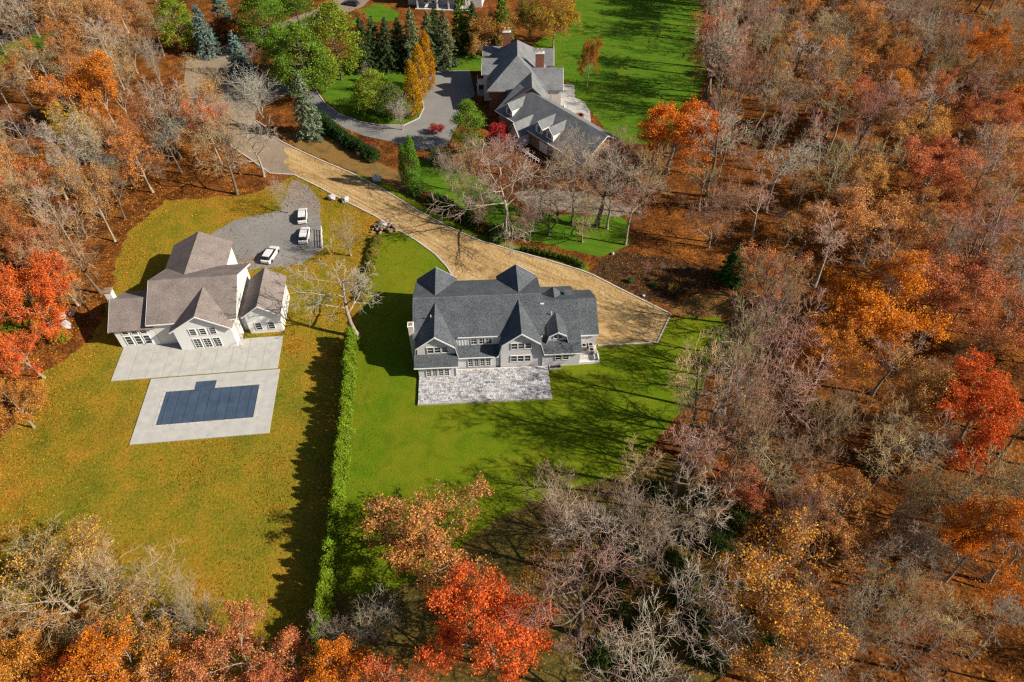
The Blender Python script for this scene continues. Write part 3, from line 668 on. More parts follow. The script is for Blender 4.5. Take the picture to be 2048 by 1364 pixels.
def tufty(kind, seed, h, rad, nblob, per, size, base, column=False):
    """soft crowned evergreens: tufts gathered on limbs round a stem"""
    rg = np.random.default_rng(seed)
    p0 = np.stack([np.zeros(8), np.zeros(8), np.linspace(0, h * .93, 8)], 1)[None]
    trunk = [(*tube(p0, radii(np.array([h * .016]), 8, .2), 7), 0)]
    z = base + (1 - base) * rg.random(nblob) ** (.9 if column else .8)
    az = rg.random(nblob) * 6.283
    prof = np.sin(np.pi * np.clip((z - base) / (1 - base) * .80 + .2, 0, 1)) ** (.6 if column else .75)
    rr = rad * prof * np.sqrt(rg.uniform(.25, 1, nblob)) + .05
    Cn = np.stack([np.cos(az) * rr, np.sin(az) * rr, z * h], 1)
    st = np.stack([np.zeros((nblob)), np.zeros(nblob), (z * h - rr * .45).clip(.2)], 1)
    br = np.stack([st, Cn], 1)
    trunk.append((*tube(br, radii(.02 + rr * .012, 2, .3), 3), 0))
    row = np.repeat(np.arange(nblob), per)
    sz = (rad * (.10 if column else .135)) * np.array([1, 1, 1.5 if column else .55])
    pts = Cn[row] + rg.normal(0, 1, (len(row), 3)) * sz
    register(kind, trunk, M['dark_bark'], [(*leaves(rg, pts, size, 0, .5), 0)], [M['needle']], h)
for s in (1, 2, 3): tufty('pine', 730 + s, 15, 5, 95, 170, .32, .16)
for s in (1, 2): tufty('column', 760 + s, 12, 2.2, 260, 50, .24, .05, True)
for s in (1, 2, 3): tufty('hedge', 780 + s, 4.4, .95, 150, 42, .2, .0, True)
for s in (1, 2): tufty('shrub', 800 + s, 2.4, 1.3, 90, 45, .19, .02, True)

NAMES = {'bareS': 'bare_tree', 'bareV': 'bare_tree', 'bareT': 'bare_tree', 'bush': 'bare_shrub', 'oak': 'oak_tree', 'oakthin': 'oak_tree', 'oakmid': 'oak_tree',
         'weep': 'weeping_tree', 'maple': 'maple_tree', 'spruce': 'spruce_tree', 'pine': 'pine_tree', 'column': 'columnar_tree',
         'hedge': 'hedge_shrub', 'shrub': 'evergreen_shrub'}
CATS = {'bush': 'shrub', 'hedge': 'hedge', 'shrub': 'shrub'}
trnd = random.Random(5)
used = {}
def tree(kind, x, y, h, r, col, label, group=None, lean=.0):
    ps = PROTO[kind]
    k = used[kind] = used.get(kind, -1) + 1
    tm, cm, h0, r0 = ps[k % len(ps)]
    root = empty(NAMES[kind], (x, y, 0), label, CATS.get(kind, 'tree'), group, trnd.uniform(0, 6.28))
    sx = r / r0
    root.scale = (sx, sx, h / h0)
    a = obj('trunk', tm, root); b = obj('crown', cm, root)
    v = trnd.uniform(.86, 1.14)
    b.color = (col[0] * v, col[1] * v * trnd.uniform(.92, 1.08), col[2] * v, 1)
    if lean: root.rotation_euler = (trnd.uniform(-lean, lean), trnd.uniform(-lean, lean), root.rotation_euler[2])
    return root
# ------------------------------------------------------------------ the ground and what is laid on it
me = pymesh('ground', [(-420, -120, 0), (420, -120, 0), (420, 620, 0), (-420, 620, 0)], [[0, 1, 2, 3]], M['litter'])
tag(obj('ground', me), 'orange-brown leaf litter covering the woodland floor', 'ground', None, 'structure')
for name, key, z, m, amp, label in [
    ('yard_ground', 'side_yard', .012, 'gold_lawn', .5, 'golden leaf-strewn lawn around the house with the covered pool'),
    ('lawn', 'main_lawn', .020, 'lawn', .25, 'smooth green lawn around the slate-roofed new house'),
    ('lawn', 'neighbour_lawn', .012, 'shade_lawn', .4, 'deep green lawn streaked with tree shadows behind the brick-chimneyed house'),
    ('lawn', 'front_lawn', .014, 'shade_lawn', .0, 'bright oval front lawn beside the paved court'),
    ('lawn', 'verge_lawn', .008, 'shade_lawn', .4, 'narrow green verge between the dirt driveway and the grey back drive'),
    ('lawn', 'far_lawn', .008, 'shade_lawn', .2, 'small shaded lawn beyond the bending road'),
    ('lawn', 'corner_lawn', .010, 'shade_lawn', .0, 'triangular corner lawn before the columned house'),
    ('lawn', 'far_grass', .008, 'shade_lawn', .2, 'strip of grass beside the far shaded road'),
    ('grass_strip', 'kerb_grass', .016, 'lawn', .05, 'thin grass strip along the driveway kerb'),
    ('meadow', 'dry_grass', .018, 'dry', .4, 'patch of dry brown grass beside the mulch bed'),
    ('meadow', 'tan_verge', .010, 'dry', .4, 'tan dry grass bank between the road and the yew bushes'),
    ('undergrowth', 'foot', .006, 'under', .8, 'dull olive grassy ground beneath the trees at the lawn foot'),
    ('planting_bed', 'mulch_bed', .024, 'mulch', .9, 'dark mulch bed beside the dirt driveway'),
    ('dirt_driveway', 'dirt_driveway', .030, 'dirt', .0, 'tan unpaved dirt driveway leading to the new house'),
    ('road', 'road', .024, 'asphalt', .0, 'pale worn asphalt road with a wide junction'),
    ('driveway', 'neighbour_driveway', .028, 'drive', .0, 'grey paved driveway and court of the brick-chimneyed house'),
    ('driveway', 'back_drive', .016, 'asphalt', .5, 'grey back drive behind the wide bare tree'),
    ('driveway', 'paved_court', .024, 'drive', .2, 'grey parking court beside the taupe-roofed house'),
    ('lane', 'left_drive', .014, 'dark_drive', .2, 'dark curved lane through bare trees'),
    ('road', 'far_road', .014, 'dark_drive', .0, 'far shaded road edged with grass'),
    ('terrace', 'stone_terrace', .026, 'terrace', .0, 'pale curved stone terrace behind the garage wing')]:
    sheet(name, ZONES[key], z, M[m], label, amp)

def kerb(pts, label, w=.26, h=.15):
    V = []; F = []; p = [Vector(q) for q in pts]
    for i, q in enumerate(p):
        a = p[max(0, i - 1)]; b = p[min(len(p) - 1, i + 1)]
        d = (b - a).normalized(); n = Vector((-d.y, d.x)) * w / 2
        V += [(*(q - n), 0), (*(q - n), h), (*(q + n), h), (*(q + n), 0)]
    for i in range(len(p) - 1):
        k = i * 4
        for j in range(3): F.append([k + j, k + j + 4, k + j + 5, k + j + 1])
    F += [[0, 1, 2, 3], [len(V) - 1, len(V) - 2, len(V) - 3, len(V) - 4]]
    tag(obj('kerb', pymesh('kerb', V, F, M['kerb'])), label, 'kerb', None, 'structure')
kerb(KERBS['a'], 'long pale kerb between the dirt driveway, shrub row and mulch bed')
kerb(KERBS['b'], 'pale kerb between the dirt driveway and the green lawn')
kerb(KERBS['c'], 'curved cream kerb round the oval lawn')
kerb(KERBS['d'], 'kerb of the asphalt road by the yew hedge')
kerb(KERBS['e'], 'kerb of the asphalt road by the leafy grove')

# wheel tracks and damp patches on the dirt, and dirt dragged onto the asphalt
ka = walk(KERBS['a'], 2.0); kb = walk(KERBS['b'], 2.0)
mid = []
for q in kb[1:-1]:
    n = min(ka, key=lambda s: (s[0] - q[0]) ** 2 + (s[1] - q[1]) ** 2)
    mid.append(((q[0] + n[0]) / 2, (q[1] + n[1]) / 2))
mid += [(-8, 92), (2, 88.5), (12, 85), (19, 80)]
def smooth(p):
    for _ in range(3): p = [p[0]] + [tuple((p[i - 1][c] + 2 * p[i][c] + p[i + 1][c]) / 4 for c in (0, 1)) for i in range(1, len(p) - 1)] + [p[-1]]
    return p
mid = smooth(mid)
def ribbon(off, w, z, i0, i1):
    L = []; Rr = []
    for i in range(i0, i1):
        a = Vector(mid[max(0, i - 1)]); c = Vector(mid[min(len(mid) - 1, i + 1)]); d = (c - a).normalized(); n = Vector((-d.y, d.x))
        q = Vector(mid[i]) + n * (off + rnd.uniform(-.08, .08))
        L.append(tuple(q + n * w * rnd.uniform(.35, .65))); Rr.append(tuple(q - n * w * rnd.uniform(.35, .65)))
    V = [(*p, z) for p in L] + [(*p, z) for p in Rr]; n = len(L)
    return V, [[i, n + i, n + i + 1, i + 1] for i in range(n - 1)]
V = []; F = []
for off, w, i0, i1 in ((-1.3, .42, 1, len(mid)), (.45, .42, 1, len(mid)), (1.25, .35, 3, len(mid) - 2), (2.2, .35, 5, len(mid) - 1), (-2.1, .3, 0, len(mid) - 4)):
    v, f = ribbon(off, w, .036 + .001 * len(F) / 40, i0, i1); F += [[q + len(V) for q in t] for t in f]; V += v
tag(obj('wheel_tracks', pymesh('wheel_tracks', V, F, M['track'])), 'brown wheel tracks pressed along the dirt driveway', 'tracks', None, 'structure')
for i, (x, y, a_, b_) in enumerate([(-2, 90, 4.5, 1.6), (14, 79, 3.4, 1.5), (-20, 107, 2.4, 1.2), (18, 75.5, 2.6, 1.1)]):
    p = rough_poly([(x + a_ * math.cos(t) * .82 + b_ * math.sin(t) * .57, y - a_ * math.cos(t) * .57 + b_ * math.sin(t) * .82) for t in np.linspace(0, 5.9, 16)], .7, .3)
    tag(obj('damp_patch', pymesh('damp_patch', [(u, w, .044 + .003 * i) for u, w in p], [list(range(len(p)))], M['track'])), 'darker churned patch in the dirt driveway', 'ground', 'churned patches in the driveway', 'structure')
sheet('dirt_spill', ZONES['spill'], .034, M['dirt'], 'dirt spread ragged onto the end of the asphalt road', .7)

# fallen leaves thinly spread over the grass edges
lr = np.random.default_rng(77)
def leaf_scatter(key, n, size, col, label, near, zoff):
    poly = ZONES[key]; xs = [p[0] for p in poly]; ys = [p[1] for p in poly]
    e = np.array(rough_poly(poly, 1.0, 0)); pts = []
    cl = np.stack([lr.uniform(min(xs), max(xs), 70), lr.uniform(min(ys), max(ys), 70), lr.uniform(.8, 4, 70)], 1)
    while len(pts) < n:
        if near:
            c = e[lr.integers(len(e))] + lr.normal(0, near, 2)
        else:
            c = np.array([lr.uniform(min(xs), max(xs)), lr.uniform(min(ys), max(ys))])
            if lr.random() < .75:
                q = cl[lr.integers(len(cl))]; c = q[:2] + lr.normal(0, q[2], 2)
        if inside(c, poly): pts.append((c[0], c[1], zoff))
    P = np.array(pts)
    V, F = leaves(lr, P, size, .93, .8)
    V[:, 2] = np.maximum(V[:, 2], zoff - .003)
    o = obj('fallen_leaves', quadmesh('fallen_leaves', V, F, [M['leaf']]))
    o.color = (*col, 1)
    tag(o, label, 'leaves', None, 'stuff')
ZONES['wood'] = FILL['wood']; ZONES['grove'] = FILL['grove']
leaf_scatter('wood', 34000, .34, (.46, .17, .03), 'fallen orange leaves over the floor of the wood', 0, .05)
leaf_scatter('grove', 9000, .32, (.52, .2, .03), 'fallen orange leaves over the floor of the grove', 0, .05)
leaf_scatter('side_yard', 16000, .22, (.5, .2, .03), 'orange leaves strewn over the golden yard', 0, .05)
leaf_scatter('side_yard', 9000, .24, (.62, .24, .04), 'orange leaf drifts along the margins of the golden yard', 3.5, .06)
leaf_scatter('main_lawn', 4500, .17, (.42, .2, .05), 'brown leaves blown onto the edges of the smooth lawn', 2.8, .05)
leaf_scatter('neighbour_lawn', 3000, .26, (.5, .33, .03), 'yellow leaves on the shaded lawn', 5, .05)
leaf_scatter('mulch_bed', 2200, .22, (.4, .16, .04), 'russet leaves scattered over the dark mulch bed', 0, .06)
leaf_scatter('dry_grass', 1200, .2, (.4, .2, .06), 'russet leaves on the dry grass patch', 0, .05)

# ------------------------------------------------------------------ building kit
class Kit:
    """adds parts to a root; local plan (u,v) may be turned and scaled before it reaches the root's frame"""
    def __init__(s, root, ox=0, oy=0, ang=0, S=1, dv=0, dz=0):
        s.dv, s.dz = dv, dz
        s.root, s.ox, s.oy, s.c, s.s, s.S = root, ox, oy, math.cos(ang), math.sin(ang), S
    def T(s, u, v, z):
        u *= s.S; v = (v + s.dv) * s.S
        return (s.ox + u * s.c - v * s.s, s.oy + u * s.s + v * s.c, (z + s.dz) * s.S)
    def add(s, name, V, F, m, parent=None):
        return obj(name, pymesh(name, [s.T(*v) for v in V], F, M[m] if isinstance(m, str) else m), parent or s.root)
    @staticmethod
    def bx(u0, u1, v0, v1, z0, z1, k=0):
        V = [(u0, v0, z0), (u1, v0, z0), (u1, v1, z0), (u0, v1, z0), (u0, v0, z1), (u1, v0, z1), (u1, v1, z1), (u0, v1, z1)]
        F = [[0, 3, 2, 1], [4, 5, 6, 7], [0, 1, 5, 4], [1, 2, 6, 5], [2, 3, 7, 6], [3, 0, 4, 7]]
        return V, [[i + k for i in f] for f in F]
    def box(s, name, u0, u1, v0, v1, z0, z1, m, parent=None):
        return s.add(name, *s.bx(u0, u1, v0, v1, z0, z1), m, parent)
    def boxes(s, name, L, m, parent=None):
        V = []; F = []
        for b in L:
            v, f = s.bx(*b, len(V)); V += v; F += f
        return s.add(name, V, F, m, parent)
    def prism(s, name, prof, axis, lo, hi, m, parent=None):
        """closed profile [(a,z)] pushed along the other plan axis"""
        n = len(prof)
        P = (lambda a, z, w: (a, w, z)) if axis == 'u' else (lambda a, z, w: (w, a, z))
        V = [P(a, z, lo) for a, z in prof] + [P(a, z, hi) for a, z in prof]
        F = [list(range(n)), list(range(2 * n - 1, n - 1, -1))] + [[i, (i + 1) % n + n - n, (i + 1) % n + n, i + n] for i in range(n)]
        return s.add(name, V, F, m, parent)
    def roof(s, name, prof, axis, lo, hi, m='roof', th=.16, parent=None):
        return s.prism(name, list(prof) + [(a, z - th) for a, z in reversed(prof)], axis, lo, hi, m, parent)
    def rake(s, prof, axis, at, d, parent=None, m='white'):
        """white board along a gable edge, standing proud of the roof end"""
        p = [(a, z - .02) for a, z in prof]
        return s.roof('rake_board', p, axis, min(at, at + d), max(at, at + d), m, .24, parent)
    def window(s, u, z, w, h, v, out=-1, cols=1, bars=1, name='window', fr=.08):
        """frame, pane and bars on a wall at v facing along -v (out=-1) or +v; u,z is the centre"""
        a, b = sorted((v + out * .09, v - out * .02))
        L = [(u - w / 2 - fr, u - w / 2, a, b, z - h / 2 - fr, z + h / 2 + fr), (u + w / 2, u + w / 2 + fr, a, b, z - h / 2 - fr, z + h / 2 + fr),
             (u - w / 2, u + w / 2, a, b, z + h / 2, z + h / 2 + fr), (u - w / 2, u + w / 2, a, b, z - h / 2 - fr, z - h / 2)]
        f = s.boxes(name, L, 'white')
        a, b = sorted((v + out * .03, v - out * .03))
        s.box('pane', u - w / 2 - .01, u + w / 2 + .01, a, b, z - h / 2 - .01, z + h / 2 + .01, 'glass', f)
        a, b = sorted((v + out * .06, v + out * .02))
        L = [(u - w / 2, u + w / 2, a, b, z - h / 2 + h * k / (bars + 1) - .018, z - h / 2 + h * k / (bars + 1) + .018) for k in range(1, bars + 1)]
        a, b = sorted((v + out * .064, v + out * .022))
        L += [(u - w / 2 + w * k / cols - .014, u - w / 2 + w * k / cols + .014, a, b, z - h / 2, z + h / 2) for k in range(1, cols)]
        if L: s.boxes('glazing_bar', L, 'white', f)
        return f

# ------------------------------------------------------------------ the slate-roofed new house
S1 = 1.0667
house = empty('new_house', (-14.19, 66.99, 0), 'pale grey gambrel-gabled house with slate-grey roof and stone patio on the green lawn', 'house', None, R(3.3))
k = Kit(house, S=S1, dv=-.35, dz=.36)
ZB = -.355
wl = k.prism('wall', [(2.95, ZB), (2.95, 4.98), (8.6, 7.2), (14.3, 4.98), (14.3, ZB)], 'v', 0, 17.85, 'siding')
k.box('wall', 5.5, 11.75, 1.6, 2.9, ZB, 2.3, 'siding')
k.prism('wall', [(.05, ZB), (5.5, ZB), (5.5, 2.9), (5.25, 4.8), (2.75, 6.88), (.22, 4.8), (.05, 2.9)], 'u', 1.45, 8, 'siding')
k.box('wall', .1, 5.35, .1, 1.4, ZB, 2.15, 'siding')
k.prism('wall', [(11.75, ZB), (17.7, ZB), (17.7, 2.8), (17.2, 4.8), (14.68, 6.88), (12.15, 4.8), (11.75, 2.8)], 'u', 1.43, 8.02, 'siding')
k.prism('wall', [(1.37, ZB), (1.37, 2.55), (8.2, 6.15), (14.8, 2.55), (14.8, ZB)], 'v', 17.72, 23.15, 'siding')
k.prism('wall', [(4.83, ZB), (4.83, 2.65), (9.3, 5.2), (13.7, 2.65), (13.7, ZB)], 'v', 23.1, 26.0, 'siding')
for c0, c1, cc in ((0, 5.45, 2.72), (12.0, 17.55, 14.78)):
    k.prism('wall', [(c0, 0), (c1, 0), (c1, 4.9), (cc, 6.9), (c0, 4.9)], 'u', 8.7, 15.1, 'siding')
rf = k.roof('roof', [(2.72, 5.09), (8.6, 7.4), (14.7, 5.0)], 'v', -.4, 18.0)
k.boxes('ridge_cap', [(-.38 + .34 * i, -.09 + .34 * i, 8.53, 8.67, 7.37, 7.42) for i in range(54)], 'roof2', rf)
GL = [(-.35, 2.85), (.02, 4.95), (2.75, 7.15), (5.45, 4.95), (5.82, 2.85)]
GR = [(11.48, 2.75), (11.95, 4.95), (14.68, 7.15), (17.41, 4.95), (17.95, 2.75)]
g1 = k.roof('gable_roof', GL, 'u', 1.05, 8.75); k.rake(GL, 'u', 1.05, -.07, g1)
g2 = k.roof('gable_roof', GR, 'u', 1.03, 8.74); k.rake(GR, 'u', 1.03, -.07, g2)
for P in ([(-.35, 4.9), (2.72, 7.15), (5.75, 4.9)], [(11.75, 4.9), (14.78, 7.15), (17.8, 4.9)]):
    q = k.roof('gable_roof', P, 'u', 8.45, 15.5); k.rake(P, 'u', 15.5, .07, q)
q = k.roof('porch_roof', [(-.25, 2.3), (1.48, 3.25)], 'v', -.4, 5.76); k.box('gutter', -.42, 5.78, -.33, -.25, 2.14, 2.31, 'white', q)
q = k.roof('porch_roof', [(1.2, 2.45), (2.98, 3.28)], 'v', 5.77, 11.6); k.box('gutter', 5.80, 11.5, 1.12, 1.2, 2.29, 2.46, 'white', q)
WG = [(1.05, 2.62), (8.2, 6.4), (15.15, 2.62)]
q = k.roof('wing_roof', WG, 'v', 17.80, 23.35); k.box('gutter', 17.95, 23.36, .97, 1.05, 2.46, 2.63, 'white', q)
RB = [(4.45, 2.65), (9.3, 5.45), (14.1, 2.65)]
q = k.roof('wing_roof', RB, 'v', 23.38, 26.2); k.box('gutter', 23.42, 26.2, 4.37, 4.45, 2.47, 2.66, 'white', q); k.rake(RB, 'v', 26.2, .05, q, 'roof')
k.box('gutter', 5.84, 11.46, 2.64, 2.72, 4.93, 5.10, 'white', rf)
MR = [(2.72, 5.09), (8.6, 7.4), (14.7, 5.0)]
k.rake(MR, 'v', -.4, -.06, rf, 'roof'); k.rake(MR, 'v', 18.0, .06, rf, 'roof')
# upper board-and-batten band
up = k.box('batten_wall', 5.5, 11.9, 2.90, 2.96, 3.2, 4.97, 'white')
k.boxes('batten', [(5.9 + .42 * i, 5.95 + .42 * i, 2.86, 2.905, 3.25, 4.9) for i in range(14)], 'siding', up)
# dormer on the wing
DP = [(18.36, 3.45), (18.68, 4.85), (19.93, 5.6), (21.18, 4.85), (21.52, 3.45)]
k.prism('dormer_wall', [(18.55, 2.9), (21.33, 2.9), (21.33, 3.5), (21.05, 4.72), (19.93, 5.38), (18.82, 4.72), (18.55, 3.5)], 'u', 2.82, 6, 'siding')
q = k.roof('dormer_roof', DP, 'u', 2.48, 6.6, th=.12); k.rake(DP, 'u', 2.48, -.06, q)
k.prism('dormer_wall', [(18.75, 3.5), (21.35, 3.5), (21.35, 4.65), (20.05, 5.75), (18.75, 4.65)], 'u', 8.7, 11.2, 'siding')
DR = [(18.5, 4.6), (20.05, 5.98), (21.6, 4.6)]
k.roof('dormer_roof', DR, 'u', 8.4, 11.5, th=.12)
q = k.box('dormer_wall', 21.75, 22.9, 9.2, 11.3, 4.2, 5.2, 'siding'); k.box('roof_top', 21.65, 23.0, 9.0, 11.45, 5.2, 5.32, 'roof', q)
# chimney and vents
ch = k.box('chimney', -.95, -.22, 3.5, 4.35, ZB, 6.75, 'conc')
k.box('cap', -1.02, -.15, 3.43, 4.42, 6.75, 6.9, 'white', ch); k.box('flue', -.85, -.32, 3.6, 4.25, 6.9, 6.93, 'rock', ch)
for u, v, z in ((2.2, 5.3, 6.7), (19.35, 6.2, 5.5)):
    k.box('vent_pipe', u - .06, u + .06, v - .06, v + .06, z - .4, z + .45, 'white')
k.box('roof_vent', 17.75, 18.3, 6.95, 7.1, 6.75, 6.92, 'white')
# windows and glazed doors
def row(c, z, w, h, v, n, gap, **kw):
    for i in range(n): k.window(c + (i - (n - 1) / 2) * (w + gap), z, w, h, v, **kw)
row(2.98, 4.12, .80, 1.12, 1.45, 3, .2, bars=1)
row(14.68, 4.25, .80, 1.15, 1.43, 3, .18, bars=1)
row(14.63, 1.62, .80, 1.2, 1.43, 3, .18, bars=1)
row(9.15, 4.0, .80, 1.05, 2.90, 3, .26, bars=1)
row(20.55, 1.55, .80, .95, 1.37, 2, .28, bars=1)
row(19.98, 4.42, .48, .7, 2.82, 2, .2, bars=1)
for c, v, zt in ((2.8, .1, 1.85), (8.73, 1.6, 1.95)):
    for d in (-1.27, -.43, .43, 1.27):
        k.window(c + d, .2 + (zt - .2) / 2, .60, zt - .2, v, cols=2, bars=3, name='glazed_door', fr=.09)
for u in (1.4, 4.1, 13.4, 16.1): row(u, 2.6, .8, 1.3, 15.1, 1, 0, out=1, bars=2)
row(8.7, 3.6, .8, 1.2, 14.3, 4, .5, out=1, bars=2)
k.box('front_door', 8.2, 9.3, 14.3, 14.36, .1, 2.3, 'metal')
for u, v in ((5.42, .06), (11.62, 1.5), (17.78, 1.3)): k.box('downpipe', u - .05, u + .05, v - .06, v + .04, 0, 2.0, 'metal' if u > 11 and u < 12 else 'white')

# patio: a raised base and its laid stones
pt = Kit(empty('patio', (-14.19, 66.99, 0), 'raised grey stone patio along the garden side of the new house', 'patio', None, R(3.3)), S=S1)
pt.box('base', .1, 18.55, -4.95, 1.0, 0, .28, 'conc')
pr = random.Random(3); V = []; F = []
v = -4.97
while v < .9:
    h = pr.choice((.22, .28, .34)); u = .06
    while u < 18.55:
        w = min(pr.choice((.24, .32, .42, .5)), 18.58 - u)
        if w > .1 and v + h <= 1.03:
            b, f = Kit.bx(u + .018, u + w - .018, v + .018, v + h - .018, .285, .33 + pr.uniform(0, .035), len(V)); V += b; F += f
        u += w
    v += h
o = pt.add('paving_stones', V, F, 'paver'); o['kind'] = 'stuff'
pt.box('edge_course', .02, 18.63, -5.09, -4.99, 0, .35, 'kerb')

# light well with rail, service yard with low white walls, three condensers
lw = Kit(empty('light_well', (-14.19, 66.99, 0), 'small dark light well with railing beside the patio corner', 'light well', None, R(3.3)), S=S1)
lw.boxes('wall', [(18.75, 20.5, .35, .45, 0, .3), (18.75, 20.5, 1.2, 1.3, 0, .3), (18.75, 18.85, .45, 1.2, 0, .3), (20.4, 20.5, .45, 1.2, 0, .3)], 'conc')
lw.box('floor', 18.85, 20.4, .45, 1.2, .03, .05, 'grille')
lw.boxes('rail', [(18.78, 20.46, .39, .42, .85, .9), (18.78, 20.46, .39, .42, .55, .58)] + [(18.8 + .27 * i, 18.83 + .27 * i, .39, .42, .3, .88) for i in range(7)], 'metal')
sy = Kit(empty('service_yard', (-14.19, 66.99, 0), 'white low-walled concrete service yard at the corner of the wing', 'service yard', None, R(3.3)), S=S1)
sy.box('slab', 22.6, 26.1, 1.35, 4.8, .03, .14, 'conc')
sy.boxes('low_wall', [(22.5, 26.1, 1.15, 1.33, 0, .5), (25.9, 26.1, 1.35, 2.9, 0, .9)], 'white')
sy.boxes('step', [(25.2, 25.88, 1.5, 2.6, .14, .4), (25.4, 25.88, 1.5, 2.6, .4, .66)], 'conc')
def condenser(u, v, which):
    c = Kit(empty('air_conditioner', (*Vector((-14.19, 66.99)), 0), 'dark boxed air conditioner unit ' + which + ' of the service yard', 'air conditioner', 'air conditioners in the service yard', R(3.3)), S=S1)
    bd = c.box('body', u - .36, u + .36, v - .36, v + .36, .2, .95, 'kerb')
    c.box('base', u - .4, u + .4, v - .4, v + .4, .14, .2, 'conc')
    V = [(u + .29 * math.cos(a * .5236), v + .29 * math.sin(a * .5236), .965) for a in range(12)]
    c.add('fan_grille', V, [list(range(12))], 'grille', bd)
    c.boxes('louvre', [(u - .37, u + .37, v - .37, v - .358, .3 + .1 * i, .35 + .1 * i) for i in range(6)], 'metal', bd)
condenser(24.2, 4.05, 'at the wall beside the wing')
condenser(25.2, 4.15, 'at the outer wall corner')
condenser(25.2, 3.15, 'standing foremost')

# ------------------------------------------------------------------ the brick-chimneyed neighbour
h2 = empty('brick_house', (0, 150, 0), 'large grey-roofed brick house with tall chimneys and angled garage wing', 'house')
k = Kit(h2)
def hip(kit, name, u0, u1, v0, v1, zw, zr, m, inset):
    c = (u0 + u1) / 2
    V = [(u0, v0, zw), (u1, v0, zw), (u1, v1, zw), (u0, v1, zw), (c, v0 + inset, zr), (c, v1 - inset, zr)]
    V += [(x, y, z - .18) for x, y, z in V[:4]]
    return kit.add(name, V, [[0, 1, 4], [1, 2, 5, 4], [2, 3, 5], [3, 0, 4, 5], [0, 6, 7, 1], [1, 7, 8, 2], [2, 8, 9, 3], [3, 9, 6, 0], [9, 8, 7, 6]], m)
k.box('wall', -5.2, 7.6, -2.6, 15.6, 0, 5.35, 'brick')
hip(k, 'roof', -5.8, 8.2, -3.3, 16.2, 5.5, 11.2, 'roof2', 5.6)
def gab(prof, ax, lo, hi, wlo, whi, wm, rm='roof2', rlo=None):
    a0, a1 = prof[0][0] + .35, prof[-1][0] - .35
    k.prism('wall', [(a0, 0), (a1, 0), (a1, prof[-1][1] - .1), *[(a, z - .22) for a, z in reversed(prof[1:-1])], (a0, prof[0][1] - .1)], ax, wlo, whi, wm)
    q = k.roof('gable_roof', prof, ax, lo, hi, rm)
    return q
q = gab([(-3.0, 5.6), (1.2, 8.9), (5.4, 5.6)], 'v', 3, 11.6, 3, 11.2, 'stucco'); k.rake([(-3.0, 5.6), (1.2, 8.9), (5.4, 5.6)], 'v', 11.6, .08, q)
q = gab([(9.2, 5.6), (12.3, 8.4), (15.4, 5.6)], 'v', 3, 10.0, 3, 9.6, 'stucco'); k.rake([(9.2, 5.6), (12.3, 8.4), (15.4, 5.6)], 'v', 10.0, .08, q)
for v in (4.2, 7.6, 14.0):
    P = [(v - 1.7, 6.6), (v, 8.2), (v + 1.7, 6.6)]
    q = gab(P, 'v', -7.0, 0, -6.6, 0, 'stucco'); k.rake(P, 'v', -7.0, -.08, q)
P = [(-1.2, 5.0), (4.4, 8.6), (8.2, 5.0)]
gab(P, 'u', -7.6, 2, -7.2, 1, 'brick')
k.box('entrance_porch', -8.3, -5.3, 5.4, 8.0, 0, .3, 'terrace')
k.boxes('porch_rail', [(-8.3, -8.2, 5.4, 8.0, 3.0, 3.9), (-8.3, -5.3, 5.4, 5.5, 3.0, 3.9)], 'white')
k.box('balcony_floor', -8.4, -5.2, 5.3, 8.1, 2.8, 2.99, 'white')
for v in (5.5, 7.9):
    k.box('column', -8.3, -8.05, v - .12, v + .12, .3, 2.8, 'white')
def chim(u, v, z0, z1, w, d):
    c = k.box('chimney', u - w / 2, u + w / 2, v - d / 2, v + d / 2, z0, z1, 'brick')
    k.box('cap', u - w / 2 - .1, u + w / 2 + .1, v - d / 2 - .1, v + d / 2 + .1, z1, z1 + .2, 'stucco', c)
    for s in (-1, 1): k.box('chimney_pot', u + s * w * .25 - .18, u + s * w * .25 + .18, v - .18, v + .18, z1 + .2, z1 + 1.0, 'clay', c)
chim(-1.2, 12.4, 5, 12.2, 1.8, .9); chim(6.3, 2.6, 4, 11.6, 1.9, 1.0)
for v in (0, 3.2, 10.4): k.window(8.6 + 0 * v, 4.0, .8, 1.4, -2.6) if v == 0 else None
for u in (9.0, 9.9, 10.8): k.window(u, 3.6, .7, 1.5, -.85, bars=2)
k.box('garden_door', 10.2, 11.0, -.95, -.84, 0, 2.3, 'clay')
for z in (8.7, 7.4): k.box('roof_vent', 3.2, 3.5, 6.2 - z * .2, 6.5 - z * .2, z + .2, z + .75, 'metal')
k.boxes('terrace_wall', [(12.1, 12.4, -8.0, -1.5, 0, 1.1)], 'white')
k.boxes('pergola', [(9.6, 11.9, -6.6, -6.4, 2.2, 2.35), (9.6, 11.9, -5.4, -5.2, 2.2, 2.35), (9.6, 11.9, -4.2, -4.0, 2.2, 2.35), (9.6, 9.75, -6.6, -4, 2.36, 2.5), (11.7, 11.85, -6.6, -4, 2.36, 2.5)] +
        [(a, a + .15, b, b + .15, 0, 2.2) for a in (9.6, 11.7) for b in (-6.55, -4.15)], 'metal')
